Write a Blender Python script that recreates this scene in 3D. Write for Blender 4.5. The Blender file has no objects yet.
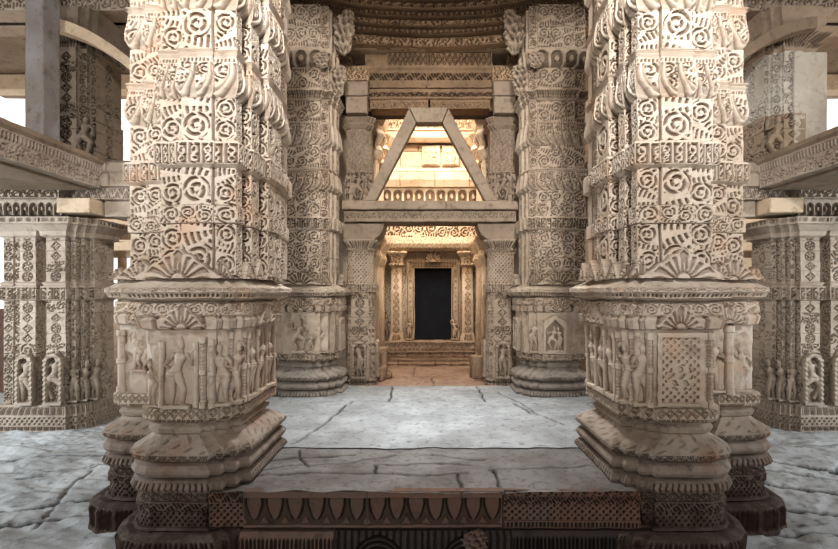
import bpy, math, random
import numpy as np
random.seed(4); rng = np.random.default_rng(7)
S = bpy.context.scene
COL = S.collection
F = 465.0; VX = 430.0; VY = 292.0; EYE = 1.49
CAM = np.array([0.0, 0.0, EYE])
FLOOR = -0.53

# ------------------------------------------------------------------ noise
def _hash(i, j, k, s):
    n = (i * 374761393 + j * 668265263 + k * 2147483647 + s * 1274126177) & 0xffffffff
    n = ((n ^ (n >> 13)) * 1274126177) & 0xffffffff
    n = (n ^ (n >> 16)) & 0xffff
    return n / 65535.0
def vnoise(P, s=0):
    P = np.asarray(P, float); I = np.floor(P).astype(np.int64); f = P - I; f = f * f * (3 - 2 * f)
    out = 0
    for a in (0, 1):
        for b in (0, 1):
            for c in (0, 1):
                w = (f[:, 0] if a else 1 - f[:, 0]) * (f[:, 1] if b else 1 - f[:, 1]) * (f[:, 2] if c else 1 - f[:, 2])
                out = out + w * _hash(I[:, 0] + a, I[:, 1] + b, I[:, 2] + c, s)
    return out * 2 - 1
def sst(a, b, x):
    t = np.clip((x - a) / (b - a), 0, 1); return t * t * (3 - 2 * t)
def h1(a, b=0.0):
    x = np.sin(a * 12.9898 + b * 78.233 + 3.1) * 43758.5453
    return x - np.floor(x)

# ------------------------------------------------------------------ materials
def stone(name, light, mid, dark, cav=(0.10, 0.07, 0.05), cavs=0.8, grime=0.5, scale=1.0, rough=0.9, bump=0.25, grime_col=(0.09, 0.075, 0.065), gz=0.75, warm=None):
    m = bpy.data.materials.new(name); m.use_nodes = True
    nt = m.node_tree; N = nt.nodes; L = nt.links
    b = N['Principled BSDF']; b.inputs['Roughness'].default_value = rough
    if 'Specular IOR Level' in b.inputs: b.inputs['Specular IOR Level'].default_value = 0.2
    geo = N.new('ShaderNodeNewGeometry')
    def noise(sc, det, r=0.6):
        n = N.new('ShaderNodeTexNoise'); n.inputs['Scale'].default_value = sc * scale; n.inputs['Detail'].default_value = det
        n.inputs['Roughness'].default_value = r; L.new(geo.outputs['Position'], n.inputs['Vector']); return n
    n1 = noise(1.3, 5); n2 = noise(9, 6, 0.7); n3 = noise(70, 4)
    def ramp(src, p0, p1, c0=(0, 0, 0, 1), c1=(1, 1, 1, 1)):
        r = N.new('ShaderNodeValToRGB'); r.color_ramp.elements[0].position = p0; r.color_ramp.elements[1].position = p1
        r.color_ramp.elements[0].color = c0; r.color_ramp.elements[1].color = c1; L.new(src, r.inputs[0]); return r
    def mix(a, bb, fac, mode='MIX'):
        x = N.new('ShaderNodeMix'); x.data_type = 'RGBA'; x.blend_type = mode
        for sock, v in ((x.inputs[6], a), (x.inputs[7], bb)):
            if isinstance(v, tuple): sock.default_value = (*v[:3], 1)
            else: L.new(v, sock)
        if isinstance(fac, (int, float)): x.inputs[0].default_value = fac
        else: L.new(fac, x.inputs[0])
        return x.outputs[2]
    c = mix(light, mid, ramp(n1.outputs[0], 0.38, 0.62).outputs[0])
    c = mix(c, dark, ramp(n2.outputs[0], 0.52, 0.75).outputs[0])
    if warm:
        n5 = noise(2.3, 3); c = mix(c, warm, ramp(n5.outputs[0], 0.55, 0.7).outputs[0])
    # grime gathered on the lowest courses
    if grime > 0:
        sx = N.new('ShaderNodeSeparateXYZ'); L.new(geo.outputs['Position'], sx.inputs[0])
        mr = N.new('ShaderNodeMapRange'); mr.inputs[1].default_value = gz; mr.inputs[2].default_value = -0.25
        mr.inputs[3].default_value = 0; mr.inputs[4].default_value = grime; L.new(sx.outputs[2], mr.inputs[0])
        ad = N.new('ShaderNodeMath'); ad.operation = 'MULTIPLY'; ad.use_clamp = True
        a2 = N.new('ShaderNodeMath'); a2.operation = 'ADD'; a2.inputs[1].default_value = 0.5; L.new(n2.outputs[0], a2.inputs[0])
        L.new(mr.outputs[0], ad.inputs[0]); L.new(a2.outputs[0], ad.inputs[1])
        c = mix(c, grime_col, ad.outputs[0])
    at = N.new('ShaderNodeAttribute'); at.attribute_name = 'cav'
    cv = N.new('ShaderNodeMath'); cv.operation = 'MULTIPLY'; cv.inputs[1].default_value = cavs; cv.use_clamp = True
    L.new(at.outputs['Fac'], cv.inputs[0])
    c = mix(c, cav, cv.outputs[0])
    L.new(c, b.inputs['Base Color'])
    bp = N.new('ShaderNodeBump'); bp.inputs['Strength'].default_value = bump; bp.inputs['Distance'].default_value = 0.01
    ad2 = N.new('ShaderNodeMath'); L.new(n3.outputs[0], ad2.inputs[0]); L.new(n2.outputs[0], ad2.inputs[1])
    L.new(ad2.outputs[0], bp.inputs['Height']); L.new(bp.outputs[0], b.inputs['Normal'])
    return m
M = {}
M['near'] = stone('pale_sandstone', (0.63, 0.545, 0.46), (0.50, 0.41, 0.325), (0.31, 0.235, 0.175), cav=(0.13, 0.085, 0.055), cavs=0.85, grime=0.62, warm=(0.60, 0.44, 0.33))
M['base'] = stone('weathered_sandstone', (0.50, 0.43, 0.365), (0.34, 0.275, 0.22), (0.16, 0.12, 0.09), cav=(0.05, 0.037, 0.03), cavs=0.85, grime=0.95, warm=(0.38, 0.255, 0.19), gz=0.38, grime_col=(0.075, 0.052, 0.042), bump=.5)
M['far'] = stone('buff_sandstone', (0.43, 0.345, 0.265), (0.34, 0.265, 0.195), (0.22, 0.165, 0.12), cav=(0.10, 0.075, 0.055), cavs=0.8, grime=0.45)
M['farbase'] = stone('drab_sandstone', (0.34, 0.29, 0.24), (0.26, 0.22, 0.18), (0.15, 0.12, 0.10), cav=(0.05, 0.04, 0.03), cavs=0.7, grime=.4)  # darker, greyer stone for the bases of the back piers
M['aisle'] = stone('grey_sandstone', (0.46, 0.385, 0.315), (0.36, 0.295, 0.235), (0.21, 0.165, 0.125), cav=(0.11, 0.085, 0.065), cavs=0.75, grime=0.2)
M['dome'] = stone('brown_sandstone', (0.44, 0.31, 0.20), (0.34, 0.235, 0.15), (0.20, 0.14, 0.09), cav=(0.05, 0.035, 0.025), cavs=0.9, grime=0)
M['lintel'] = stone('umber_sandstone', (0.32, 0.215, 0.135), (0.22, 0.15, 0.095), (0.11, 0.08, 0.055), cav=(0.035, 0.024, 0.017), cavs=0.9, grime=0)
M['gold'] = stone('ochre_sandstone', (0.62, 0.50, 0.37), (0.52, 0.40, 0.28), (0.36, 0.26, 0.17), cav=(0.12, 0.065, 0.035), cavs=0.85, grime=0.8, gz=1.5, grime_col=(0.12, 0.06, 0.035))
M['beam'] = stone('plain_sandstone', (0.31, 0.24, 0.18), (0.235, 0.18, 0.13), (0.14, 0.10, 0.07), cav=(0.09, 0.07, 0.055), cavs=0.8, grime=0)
M['fascia'] = stone('red_sandstone', (0.17, 0.125, 0.105), (0.20, 0.115, 0.08), (0.09, 0.068, 0.06), cav=(0.025, 0.02, 0.018), cavs=0.9, grime=0)
M['post'] = stone('slate_stone', (0.33, 0.32, 0.32), (0.25, 0.22, 0.20), (0.14, 0.11, 0.09), cavs=.6, grime=0)
M['darkbrown'] = stone('dark_brown_sandstone', (0.26, 0.21, 0.165), (0.20, 0.16, 0.12), (0.12, 0.09, 0.07), cav=(0.04, 0.03, 0.022), cavs=0.85, grime=0)  # darker brown stone for the left gallery pillar
M['darkcourse'] = stone('shade_backing_dark', (0.06, 0.052, 0.05), (0.08, 0.062, 0.055), (0.035, 0.03, 0.03), cav=(0.01, 0.01, 0.01), cavs=0.9, grime=0)
M['flag'] = stone('grey_flagstone', (0.37, 0.375, 0.37), (0.25, 0.25, 0.245), (0.10, 0.095, 0.09), cav=(0.035, 0.033, 0.032), cavs=0.95, grime=0, bump=0.5, rough=0.75, scale=1.3)
M['vfloor'] = stone('ochre_flagstone', (0.34, 0.245, 0.19), (0.25, 0.17, 0.125), (0.12, 0.08, 0.06), cav=(0.05, 0.03, 0.02), cavs=0.9, grime=0, rough=0.6)
M['plaster'] = stone('lime_plaster', (0.62, 0.58, 0.52), (0.50, 0.45, 0.38), (0.36, 0.30, 0.24), cavs=0.6, grime=0)
def simple(name, col, rough=0.6):
    m = bpy.data.materials.new(name); m.use_nodes = True; nt = m.node_tree; b = nt.nodes['Principled BSDF']
    n = nt.nodes.new('ShaderNodeTexNoise'); n.inputs['Scale'].default_value = 5; r = nt.nodes.new('ShaderNodeValToRGB')
    r.color_ramp.elements[0].color = (*[c * 0.4 for c in col], 1); r.color_ramp.elements[1].color = (*col, 1)
    r.color_ramp.elements[0].position = .4; r.color_ramp.elements[1].position = .7
    g = nt.nodes.new('ShaderNodeNewGeometry'); nt.links.new(g.outputs['Position'], n.inputs['Vector'])
    nt.links.new(n.outputs[0], r.inputs[0]); nt.links.new(r.outputs[0], b.inputs['Base Color']); b.inputs['Roughness'].default_value = rough
    return m
M['void'] = simple('dark_door_leaf', (0.003, 0.005, 0.011), 0.9)

# ------------------------------------------------------------------ mesh helpers
def mk(name, V, Fc, mat, parent=None, cav=None, smooth=False):
    V = np.asarray(V, np.float32); Fc = np.asarray(Fc, np.int32)
    if parent is not None: V = V - np.array(parent_loc(parent), np.float32)
    me = bpy.data.meshes.new(name)
    me.vertices.add(len(V)); me.vertices.foreach_set('co', V.ravel())
    k = Fc.shape[1]
    me.loops.add(Fc.size); me.loops.foreach_set('vertex_index', Fc.ravel())
    me.polygons.add(len(Fc)); me.polygons.foreach_set('loop_start', np.arange(0, Fc.size, k, dtype=np.int32))
    if smooth: me.polygons.foreach_set('use_smooth', np.ones(len(Fc), bool))
    else: me.polygons.foreach_set('use_smooth', np.zeros(len(Fc), bool))
    if cav is not None:
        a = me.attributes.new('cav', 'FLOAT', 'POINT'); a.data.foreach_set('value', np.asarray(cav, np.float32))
    me.update(calc_edges=True); me.validate()
    me.materials.append(mat)
    o = bpy.data.objects.new(name, me); COL.objects.link(o)
    if parent is not None: o.parent = parent
    return o
def parent_loc(p):
    l = np.array(p.location)
    while p.parent is not None:
        p = p.parent; l = l + np.array(p.location)
    return l
def thing(name, label, cat, loc, group=None, kind='thing'):
    o = bpy.data.objects.new(name, None); COL.objects.link(o); o.location = loc; o.empty_display_size = 0.2
    o['label'] = label; o['category'] = cat; o['kind'] = kind
    if group: o['group'] = group
    return o
def tag(o, label, cat, group=None, kind='thing'):
    o['label'] = label; o['category'] = cat; o['kind'] = kind
    if group: o['group'] = group
    return o
def struct(o, label=None):
    o['kind'] = 'structure'
    if label: o['label'] = label
    return o

def offset_poly(P, d, closed=True):
    """mitred offset of a CCW polygon (outward positive); d scalar"""
    n = len(P); E = np.roll(P, -1, 0) - P; Ln = np.hypot(E[:, 0], E[:, 1]); E = E / Ln[:, None]
    Nn = np.stack([E[:, 1], -E[:, 0]], 1)
    out = np.zeros_like(P)
    for i in range(n):
        if not closed and i == 0: m = Nn[0]; out[i] = m; continue
        if not closed and i == n - 1: m = Nn[n - 2]; out[i] = m; continue
        a = Nn[i - 1]; b = Nn[i]; s = a + b; out[i] = s / max(0.25, (1 + a @ b))
    return out, Nn, Ln

def weather(P, amt=0.006, sc=4.0):
    D = np.stack([vnoise(P * sc, 1), vnoise(P * sc, 2), vnoise(P * sc * 1.3, 3) * 0.6], 1) * amt
    D += np.stack([vnoise(P * sc * 5, 4), vnoise(P * sc * 5, 5), vnoise(P * sc * 5, 6)], 1) * amt * 0.45
    return D

def ring(name, poly, z0, z1, prof, pat, depth, mat, parent=None, du=0.007, dz=None, closed=True, lip=0.04, margin=0.012, vm=0.006, key=0,
         wamt=0.005, erode=0.0, minL=0.035):
    """a course of stone: plan polygon x profile [(t,off)..] with carved relief pattern on the faces that can be seen"""
    poly = np.asarray(poly, float); dz = dz or du
    mit, Nn, Ln = offset_poly(poly, 0, closed)
    H = z1 - z0
    # rows
    T = []; O = []
    for (a, oa), (b, ob) in zip(prof[:-1], prof[1:]):
        seg = math.hypot((b - a) * H, ob - oa); n = max(1, int(math.ceil(seg / dz)))
        for i in range(n): T.append(a + (b - a) * i / n); O.append(oa + (ob - oa) * i / n)
    T.append(prof[-1][0]); O.append(prof[-1][1])
    T = np.array([prof[0][0]] + T + [prof[-1][0]]); O = np.array([prof[0][1] - lip] + O + [prof[-1][1] - lip])
    nr = len(T); Z = z0 + T * H
    nE = len(poly) if closed else len(poly) - 1
    Vs = []; Fs = []; Cs = []; base = 0
    for e in range(nE):
        a = poly[e]; b = poly[(e + 1) % len(poly)]; ma = mit[e]; mb = mit[(e + 1) % len(poly)]
        L = Ln[e]; mid = (a + b) / 2; nn = Nn[e]; tc = CAM[:2] - mid; vis = (nn @ tc) / np.hypot(*tc) > -0.12
        n = max(1, int(math.ceil(L / (du if vis else max(0.08, du)))))
        if L < 2.2 * du: n = 1
        t = np.linspace(0, 1, n + 1)
        A = a[None] + ma[None] * O[:, None]; B = b[None] + mb[None] * O[:, None]
        XY = A[:, None, :] * (1 - t)[None, :, None] + B[:, None, :] * t[None, :, None]
        P = np.concatenate([XY, np.broadcast_to(Z[:, None, None], (nr, n + 1, 1))], 2)
        r = np.zeros((nr, n + 1))
        if pat is not None and vis and L > minL:
            U = np.broadcast_to(t[None] * L, (nr, n + 1)); Vv = np.broadcast_to((T * H)[:, None], (nr, n + 1))
            r = pat(U, Vv, L, H, key + e)
            mg = min(margin, L * 0.12)
            w = sst(0, mg, U) * sst(0, mg, L - U) * sst(0, vm, Vv) * sst(0, vm, H - Vv)
            w = np.where((np.arange(nr) == 0)[:, None] | (np.arange(nr) == nr - 1)[:, None], 0, w)
            r = r * w
            P[..., 0] -= nn[0] * r * depth; P[..., 1] -= nn[1] * r * depth
        P = P.reshape(-1, 3)
        Vs.append(P); Cs.append(np.clip(r, 0, 1).ravel())
        idx = base + np.arange(nr * (n + 1)).reshape(nr, n + 1)
        Fs.append(np.stack([idx[:-1, :-1], idx[:-1, 1:], idx[1:, 1:], idx[1:, :-1]], -1).reshape(-1, 4))
        base += nr * (n + 1)
    V = np.concatenate(Vs); C = np.concatenate(Cs)
    V0 = V.copy()
    if wamt: V = V + weather(V0, wamt)
    if erode:
        g = sst(0.35, 0.6, vnoise(V0 * 5.5 + 3, 11) * 0.6 + vnoise(V0 * 13, 12) * 0.4 + 0.1)
        c2 = V0[:, :2].mean(0); d = V0[:, :2] - c2; d /= np.maximum(1e-6, np.hypot(d[:, 0], d[:, 1]))[:, None]
        V[:, :2] -= d * (g * erode)[:, None]; C = np.maximum(C * (1 - g), 0)
    Fc = np.concatenate(Fs)
    return mk(name, V, Fc, mat, parent, C)

def grid_patch(name, org, ux, nrm, w, h, fn, mat, parent=None, res=0.007, depth=1.0, back=-0.01, wamt=0.003, cavfn=None, up=(0, 0, 1)):
    """a relief on a face; fn(X,Y)->(height in m, mask) with X in [-w/2,w/2], Y in [0,h]"""
    nx = max(4, int(w / res)); ny = max(4, int(h / res))
    X, Y = np.meshgrid(np.linspace(-w / 2, w / 2, nx + 1), np.linspace(0, h, ny + 1))
    Hh, mk_ = fn(X, Y)
    Hh = np.where(mk_, Hh, back)
    org = np.array(org, float); ux = np.array(ux, float); nrm = np.array(nrm, float); up = np.array(up, float)
    P = org + X[..., None] * ux + Y[..., None] * up + Hh[..., None] * nrm
    idx = np.arange(P.shape[0] * P.shape[1]).reshape(P.shape[:2])
    q = np.stack([idx[:-1, :-1], idx[:-1, 1:], idx[1:, 1:], idx[1:, :-1]], -1)
    keep = mk_[:-1, :-1] | mk_[:-1, 1:] | mk_[1:, 1:] | mk_[1:, :-1]
    Fc = q[keep]; P = P.reshape(-1, 3)
    used = np.unique(Fc); remap = np.zeros(len(P), int); remap[used] = np.arange(len(used))
    mx = Hh[mk_].max() if mk_.any() else 1; mn = min(0, Hh[mk_].min()) if mk_.any() else 0
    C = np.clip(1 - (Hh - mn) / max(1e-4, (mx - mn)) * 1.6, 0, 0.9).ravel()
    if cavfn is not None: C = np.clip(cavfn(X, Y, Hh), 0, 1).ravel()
    V = P[used]; V = V + weather(V, wamt)
    return mk(name, V, remap[Fc], mat, parent, C[used])

def box(name, x0, x1, y0, y1, z0, z1, mat, parent=None, du=0.08, wamt=0.006, bev=0.012, pat=None, depth=0.02, key=0):
    """a dressed block with softly worn edges: side course + top + bottom"""
    P = [(x0, y0), (x1, y0), (x1, y1), (x0, y1)]
    H = z1 - z0; b = min(bev / H, 0.3)
    V = []; Fq = []; C = []; base = 0
    def addgrid(G, c=None):
        nonlocal base
        r, k = G.shape[:2]; idx = base + np.arange(r * k).reshape(r, k)
        Fq.append(np.stack([idx[:-1, :-1], idx[:-1, 1:], idx[1:, 1:], idx[1:, :-1]], -1).reshape(-1, 4))
        V.append(G.reshape(-1, 3)); C.append(np.zeros(r * k) if c is None else c.ravel()); base += r * k
    def ln(a, b_, d):
        n = max(1, int(math.ceil(abs(b_ - a) / d))); s = np.linspace(a, b_, n + 1)
        if n > 0 and abs(b_ - a) > 3 * bev:
            s = np.concatenate([[a], [a + bev if b_ > a else a - bev], s[1:-1], [b_ - bev if b_ > a else b_ + bev], [b_]])
        return s
    Pn = np.array(P, float)
    for e in range(4):
        a = Pn[e]; c = Pn[(e + 1) % 4]; L = np.hypot(*(c - a)); u = (c - a) / L; nn = np.array([u[1], -u[0]])
        tc = CAM[:2] - (a + c) / 2; vis = nn @ tc > -0.1
        d = du if (vis and pat is None) else (min(du, 0.012) if vis else 0.2)
        s = ln(0, L, d); z = ln(z0, z1, d)
        Sg, Zg = np.meshgrid(s, z)
        ed = np.where((Sg < 1e-6) | (Sg > L - 1e-6) | (Zg < z0 + 1e-6) | (Zg > z1 - 1e-6), -bev * 0.6, 0)
        r = np.zeros_like(Sg)
        if pat is not None and vis:
            r = pat(Sg, Zg - z0, L, H, key + e) * sst(0, .015, Sg) * sst(0, .015, L - Sg) * sst(0, .012, Zg - z0) * sst(0, .012, z1 - Zg)
        o = ed - r * depth
        G = np.stack([a[0] + u[0] * Sg + nn[0] * o, a[1] + u[1] * Sg + nn[1] * o, Zg], -1)
        addgrid(G, r)
    for z, flip in ((z1, 1), (z0, 0)):
        xs = ln(x0, x1, max(du, .03)); ys = ln(y0, y1, max(du, .03))
        Xg, Yg = np.meshgrid(xs, ys if flip else ys[::-1])
        G = np.stack([Xg, Yg, np.full_like(Xg, z)], -1)
        sh = bev * 0.6
        G[..., 0] = np.clip(G[..., 0], x0 + sh, x1 - sh); G[..., 1] = np.clip(G[..., 1], y0 + sh, y1 - sh)
        addgrid(G)
    V = np.concatenate(V); V = V + weather(V, wamt, 3.0)
    return mk(name, V, np.concatenate(Fq), mat, parent, np.clip(np.concatenate(C), 0, 1))

# ------------------------------------------------------------------ relief patterns: 0 surface .. 1 deepest
def p_scroll(U, V, W, H, k, target=0.19):
    n = max(1, int(round(W / target))); cw = W / n; m = max(1, int(round(H / (cw * 1.35)))); ch = H / m
    i = np.minimum(np.floor(U / cw), n - 1); j = np.minimum(np.floor(V / ch), m - 1)
    x = U - (i + .5) * cw; y = V - (j + .5) * ch
    s = np.where(((i + j + k) % 2) < 1, 1.0, -1.0); s2 = np.where(h1(i + 3 * k, j + 5) > .35, 1.0, -1.0)
    rnd = h1(i + 7 * k, j + 1)
    R = 0.47 * min(cw, ch); yc = max(0, ch / 2 - R) * .75 * s2; xc = max(0, cw / 2 - R) * .6 * s
    dx = x - xc; dy = y - yc
    r = np.hypot(dx, dy) + 1e-6; th = np.arctan2(dy, dx * s)
    pitch = R * 0.50
    ph = r / pitch - th / (2 * np.pi) + 0.5 * rnd
    f = ph - np.floor(ph)
    c_in = sst(.36, .5, f) * (1 - sst(.82, .97, f)) * sst(-0.93, -0.7, np.sin(3 * th + 5 * r / R + rnd * 6)) * sst(.12, .2, r / R)
    q = np.hypot(x + s * cw * .75, y + yc * 2.2)
    sw = sst(-0.05, 0.45, np.sin(2 * np.pi * q / (R * .46) + rnd * 6)) * sst(-.45, -.1, np.sin(np.arctan2(y + yc * 2.2, x + s * cw * .75) * 9 + rnd * 9)) * sst(1.04, 1.14, r / R)
    return np.where(r < R, c_in, sw)
def p_scroll_small(U, V, W, H, k): return p_scroll(U, V, W, H, k, target=min(0.12, max(0.05, H * 0.95)))
def p_frieze(U, V, W, H, k):
    n = max(1, int(round(W / 0.064))); cw = W / n; i = np.floor(U / cw); x = (U / cw - i) - .5; y = V / H - .5
    bar = sst(0.36, 0.44, np.abs(x)); fr = sst(0.34, 0.40, np.abs(y))
    rnd = h1(i + k * 3, 2); s = np.where((i + k) % 2 < 1, 1.0, -1.0)
    body = np.abs(x - 0.20 * s * np.sin(y * 11 + rnd * 4)) < 0.09
    knot = np.abs(np.hypot(x, (y - .12) * 1.6) - .22) < .07
    knot2 = np.abs(np.hypot(x, (y + .2) * 1.9) - .20) < .06
    solid = (body | knot | knot2).astype(float)
    return (1 - solid) * (1 - bar) * (1 - fr)
def p_lobed(U, V, W, H, k, sg=1.0):
    n = max(1, int(round(W / 0.115))); cw = W / n
    i = np.minimum(np.floor(U / cw), n - 1); x = (U / cw - i - .5) * sg; y = V / H
    e = np.hypot((x + .55) / .86, (y - .74) / .70)
    ridge = np.exp(-((e - 1) / 0.05) ** 2) * (y < .84)
    g1 = np.exp(-((e - 1.13) / 0.06) ** 2) * (y < .84); g2 = np.exp(-((e - .87) / 0.045) ** 2) * (y < .84)
    inner = p_scroll(U, V, W, H, k, 0.115) * sst(.08, .14, .84 - e + .06) * (y > .14)
    outer = .38 * sst(1.1, 1.25, e) * sst(.0, .1, y)
    top = np.where(y > 0.88, sst(-.1, .3, np.sin(U * 2 * np.pi / 0.026)) * 0.9 * (1 - sst(.95, .97, y)), 0)
    return np.where(y > .87, top, np.clip(np.maximum(inner, outer) + g1 * .9 + g2 * .6 - ridge * .5, -0.3, 1))
def p_lobedm(U, V, W, H, k): return p_lobed(U, V, W, H, k, -1.0)
def p_lattice(U, V, W, H, k, p=0.026):
    n = max(2, round(W / p)); a = np.sin(np.pi * U / (W / n)); m = max(2, round(H / p)); b = np.sin(np.pi * V / (H / m))
    i = np.floor(U / (W / n)); j = np.floor(V / (H / m))
    return sst(.3, .55, np.abs(a * b)) * ((i + j) % 2 < 1)
def p_grime_lattice(U, V, W, H, k): return p_lattice(U, V, W, H, k, 0.035)
def p_teeth(U, V, W, H, k, p=0.03):
    n = max(1, round(W / p)); f = U / (W / n); f = f - np.floor(f); return sst(.35, .5, np.abs(f - .5) * 2) * sst(.1, .25, V / H) * (1 - sst(.75, .9, V / H))
def p_slant(U, V, W, H, k, p=0.045):
    return sst(.45, .95, np.sin(2 * np.pi * (U + (V - H / 2) * 0.5 + 0.012 * np.sin(V * 60)) / p)) * sst(.08, .25, V / H) * (1 - sst(.7, .85, V / H)) * sst(0.02, .05, W - 0.05 + 0 * U)
def p_beads(U, V, W, H, k, p=0.03):
    n = max(1, round(W / p)); f = U / (W / n); f = f - np.floor(f) - .5
    d = np.hypot(f, (V / H - .5) * H / p); return sst(.3, .5, d)
def p_lozenge(U, V, W, H, k, p=0.09):
    n = max(1, round(W / p)); f = U / (W / n); f = np.abs(f - np.floor(f) - .5) * 2; y = np.abs(V / H - .5) * 2
    d = f + y; return np.clip(np.exp(-((d - 1.0) / .12) ** 2) + np.exp(-((d - .5) / .1) ** 2) * .8, 0, 1)
def p_fine(U, V, W, H, k):
    f = np.sin(U * 2 * np.pi / 0.055 + 2 * np.sin(V * 50 + k)) * np.sin(V * 2 * np.pi / 0.05 + 1.5 * np.sin(U * 40))
    return sst(.1, .6, f)
def p_wave(U, V, W, H, k, p=0.14):
    y = V / H - .5; c = 0.28 * np.sin(2 * np.pi * U / p); d = np.abs(y - c)
    return sst(.07, .14, d) * (1 - sst(.38, .45, np.abs(y))) * sst(-.5, .1, np.sin(2 * np.pi * U / p * 4 + y * 10))
def p_lotus(U, V, W, H, k, p=0.147):
    n = max(1, round(W / p)); cw = W / n; f = U / cw; f = (f - np.floor(f) - .5) * cw; y = V / H
    top = sst(.80, .83, y)
    hw = 0.055 * np.sqrt(np.clip((y - 0.24) / .4, 0, 1)) * 1.0 + 1e-4      # U shaped bud hanging from above
    hw = np.where(y > 0.24, hw, -1)
    inside = np.abs(f) < hw
    edge = np.exp(-((np.abs(f) - hw - 0.004) / 0.006) ** 2) * (y > .16) * (y < .8)
    g = np.abs(f) - cw / 2
    tri = (np.abs(g) < 0.035 * (0.34 - y) / .2) & (y > .14)
    lowband = sst(.10, .14, y)
    body = np.where(inside, 0.25 + .25 * np.exp(-(f / .004) ** 2) * 0, np.where(tri, .2, .62))
    body = np.clip(body + edge * .6, 0, 1)
    return body * (1 - top) * lowband
def p_arches(U, V, W, H, k, p=0.5):
    n = max(1, round(W / p)); cw = W / n; f = U / cw; f = (f - np.floor(f) - .5) * cw
    r = np.hypot(f, (V - 0.0)); out = 0
    for R0 in (0.19, 0.155, 0.115, 0.07): out = out + np.exp(-((r - R0) / 0.009) ** 2)
    leaf = sst(.2, .6, np.sin(f * 120)) * (r > .2) * .6
    return np.clip(out + leaf, 0, 1)
def p_courses(U, V, W, H, k):
    hh = 0.34; j = np.floor(V / hh); L = 0.75; u = U + (j % 2) * L / 2 + .2 * h1(j + k)
    dv = np.abs(V / hh - np.round(V / hh)) * hh; duu = np.abs(u / L - np.round(u / L)) * L
    return 1 - sst(.004, .012, np.minimum(dv, duu))
def p_arcade(U, V, W, H, k, p=0.16):
    n = max(1, round(W / p)); cw = W / n; f = U / cw; f = (f - np.floor(f) - .5) * cw; y = V
    r = np.hypot(f, np.maximum(0, y - H * .55)); a = sst(.36 * cw, .40 * cw, r); ins = np.hypot(f, (y - H * .4) * .6) < cw * .16
    return np.where(ins, 0.1, (1 - a)) * 0.9
def p_panels(U, V, W, H, k):
    """shaft carved with alternating lozenges, medallions and leaf cells"""
    hh = 0.15; j = np.floor(V / hh); y = V - (j + .5) * hh; x = U - W / 2; a = (h1(j, k) > .5)
    R = np.minimum(W * .42, .065); r = np.hypot(x, y); th = np.arctan2(y, x)
    med = np.exp(-((r - R) / .007) ** 2) + sst(.2, .6, np.sin(6 * th + 60 * r)) * (r < R * .85)
    loz = np.abs(x) / (R + .001) + np.abs(y) / .06
    lz = np.exp(-((loz - 1) / .13) ** 2) + sst(.2, .6, np.sin(x * 150) * np.sin(y * 140)) * (loz < .8)
    edge = sst(.068, .073, np.abs(y)) * .35
    c = h1(j, k + 9) > .6; sc = p_scroll(U, V, W, H, k, .16)
    return np.clip(np.where(c, sc, np.where(a, med, lz)) + edge, 0, 1)

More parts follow.
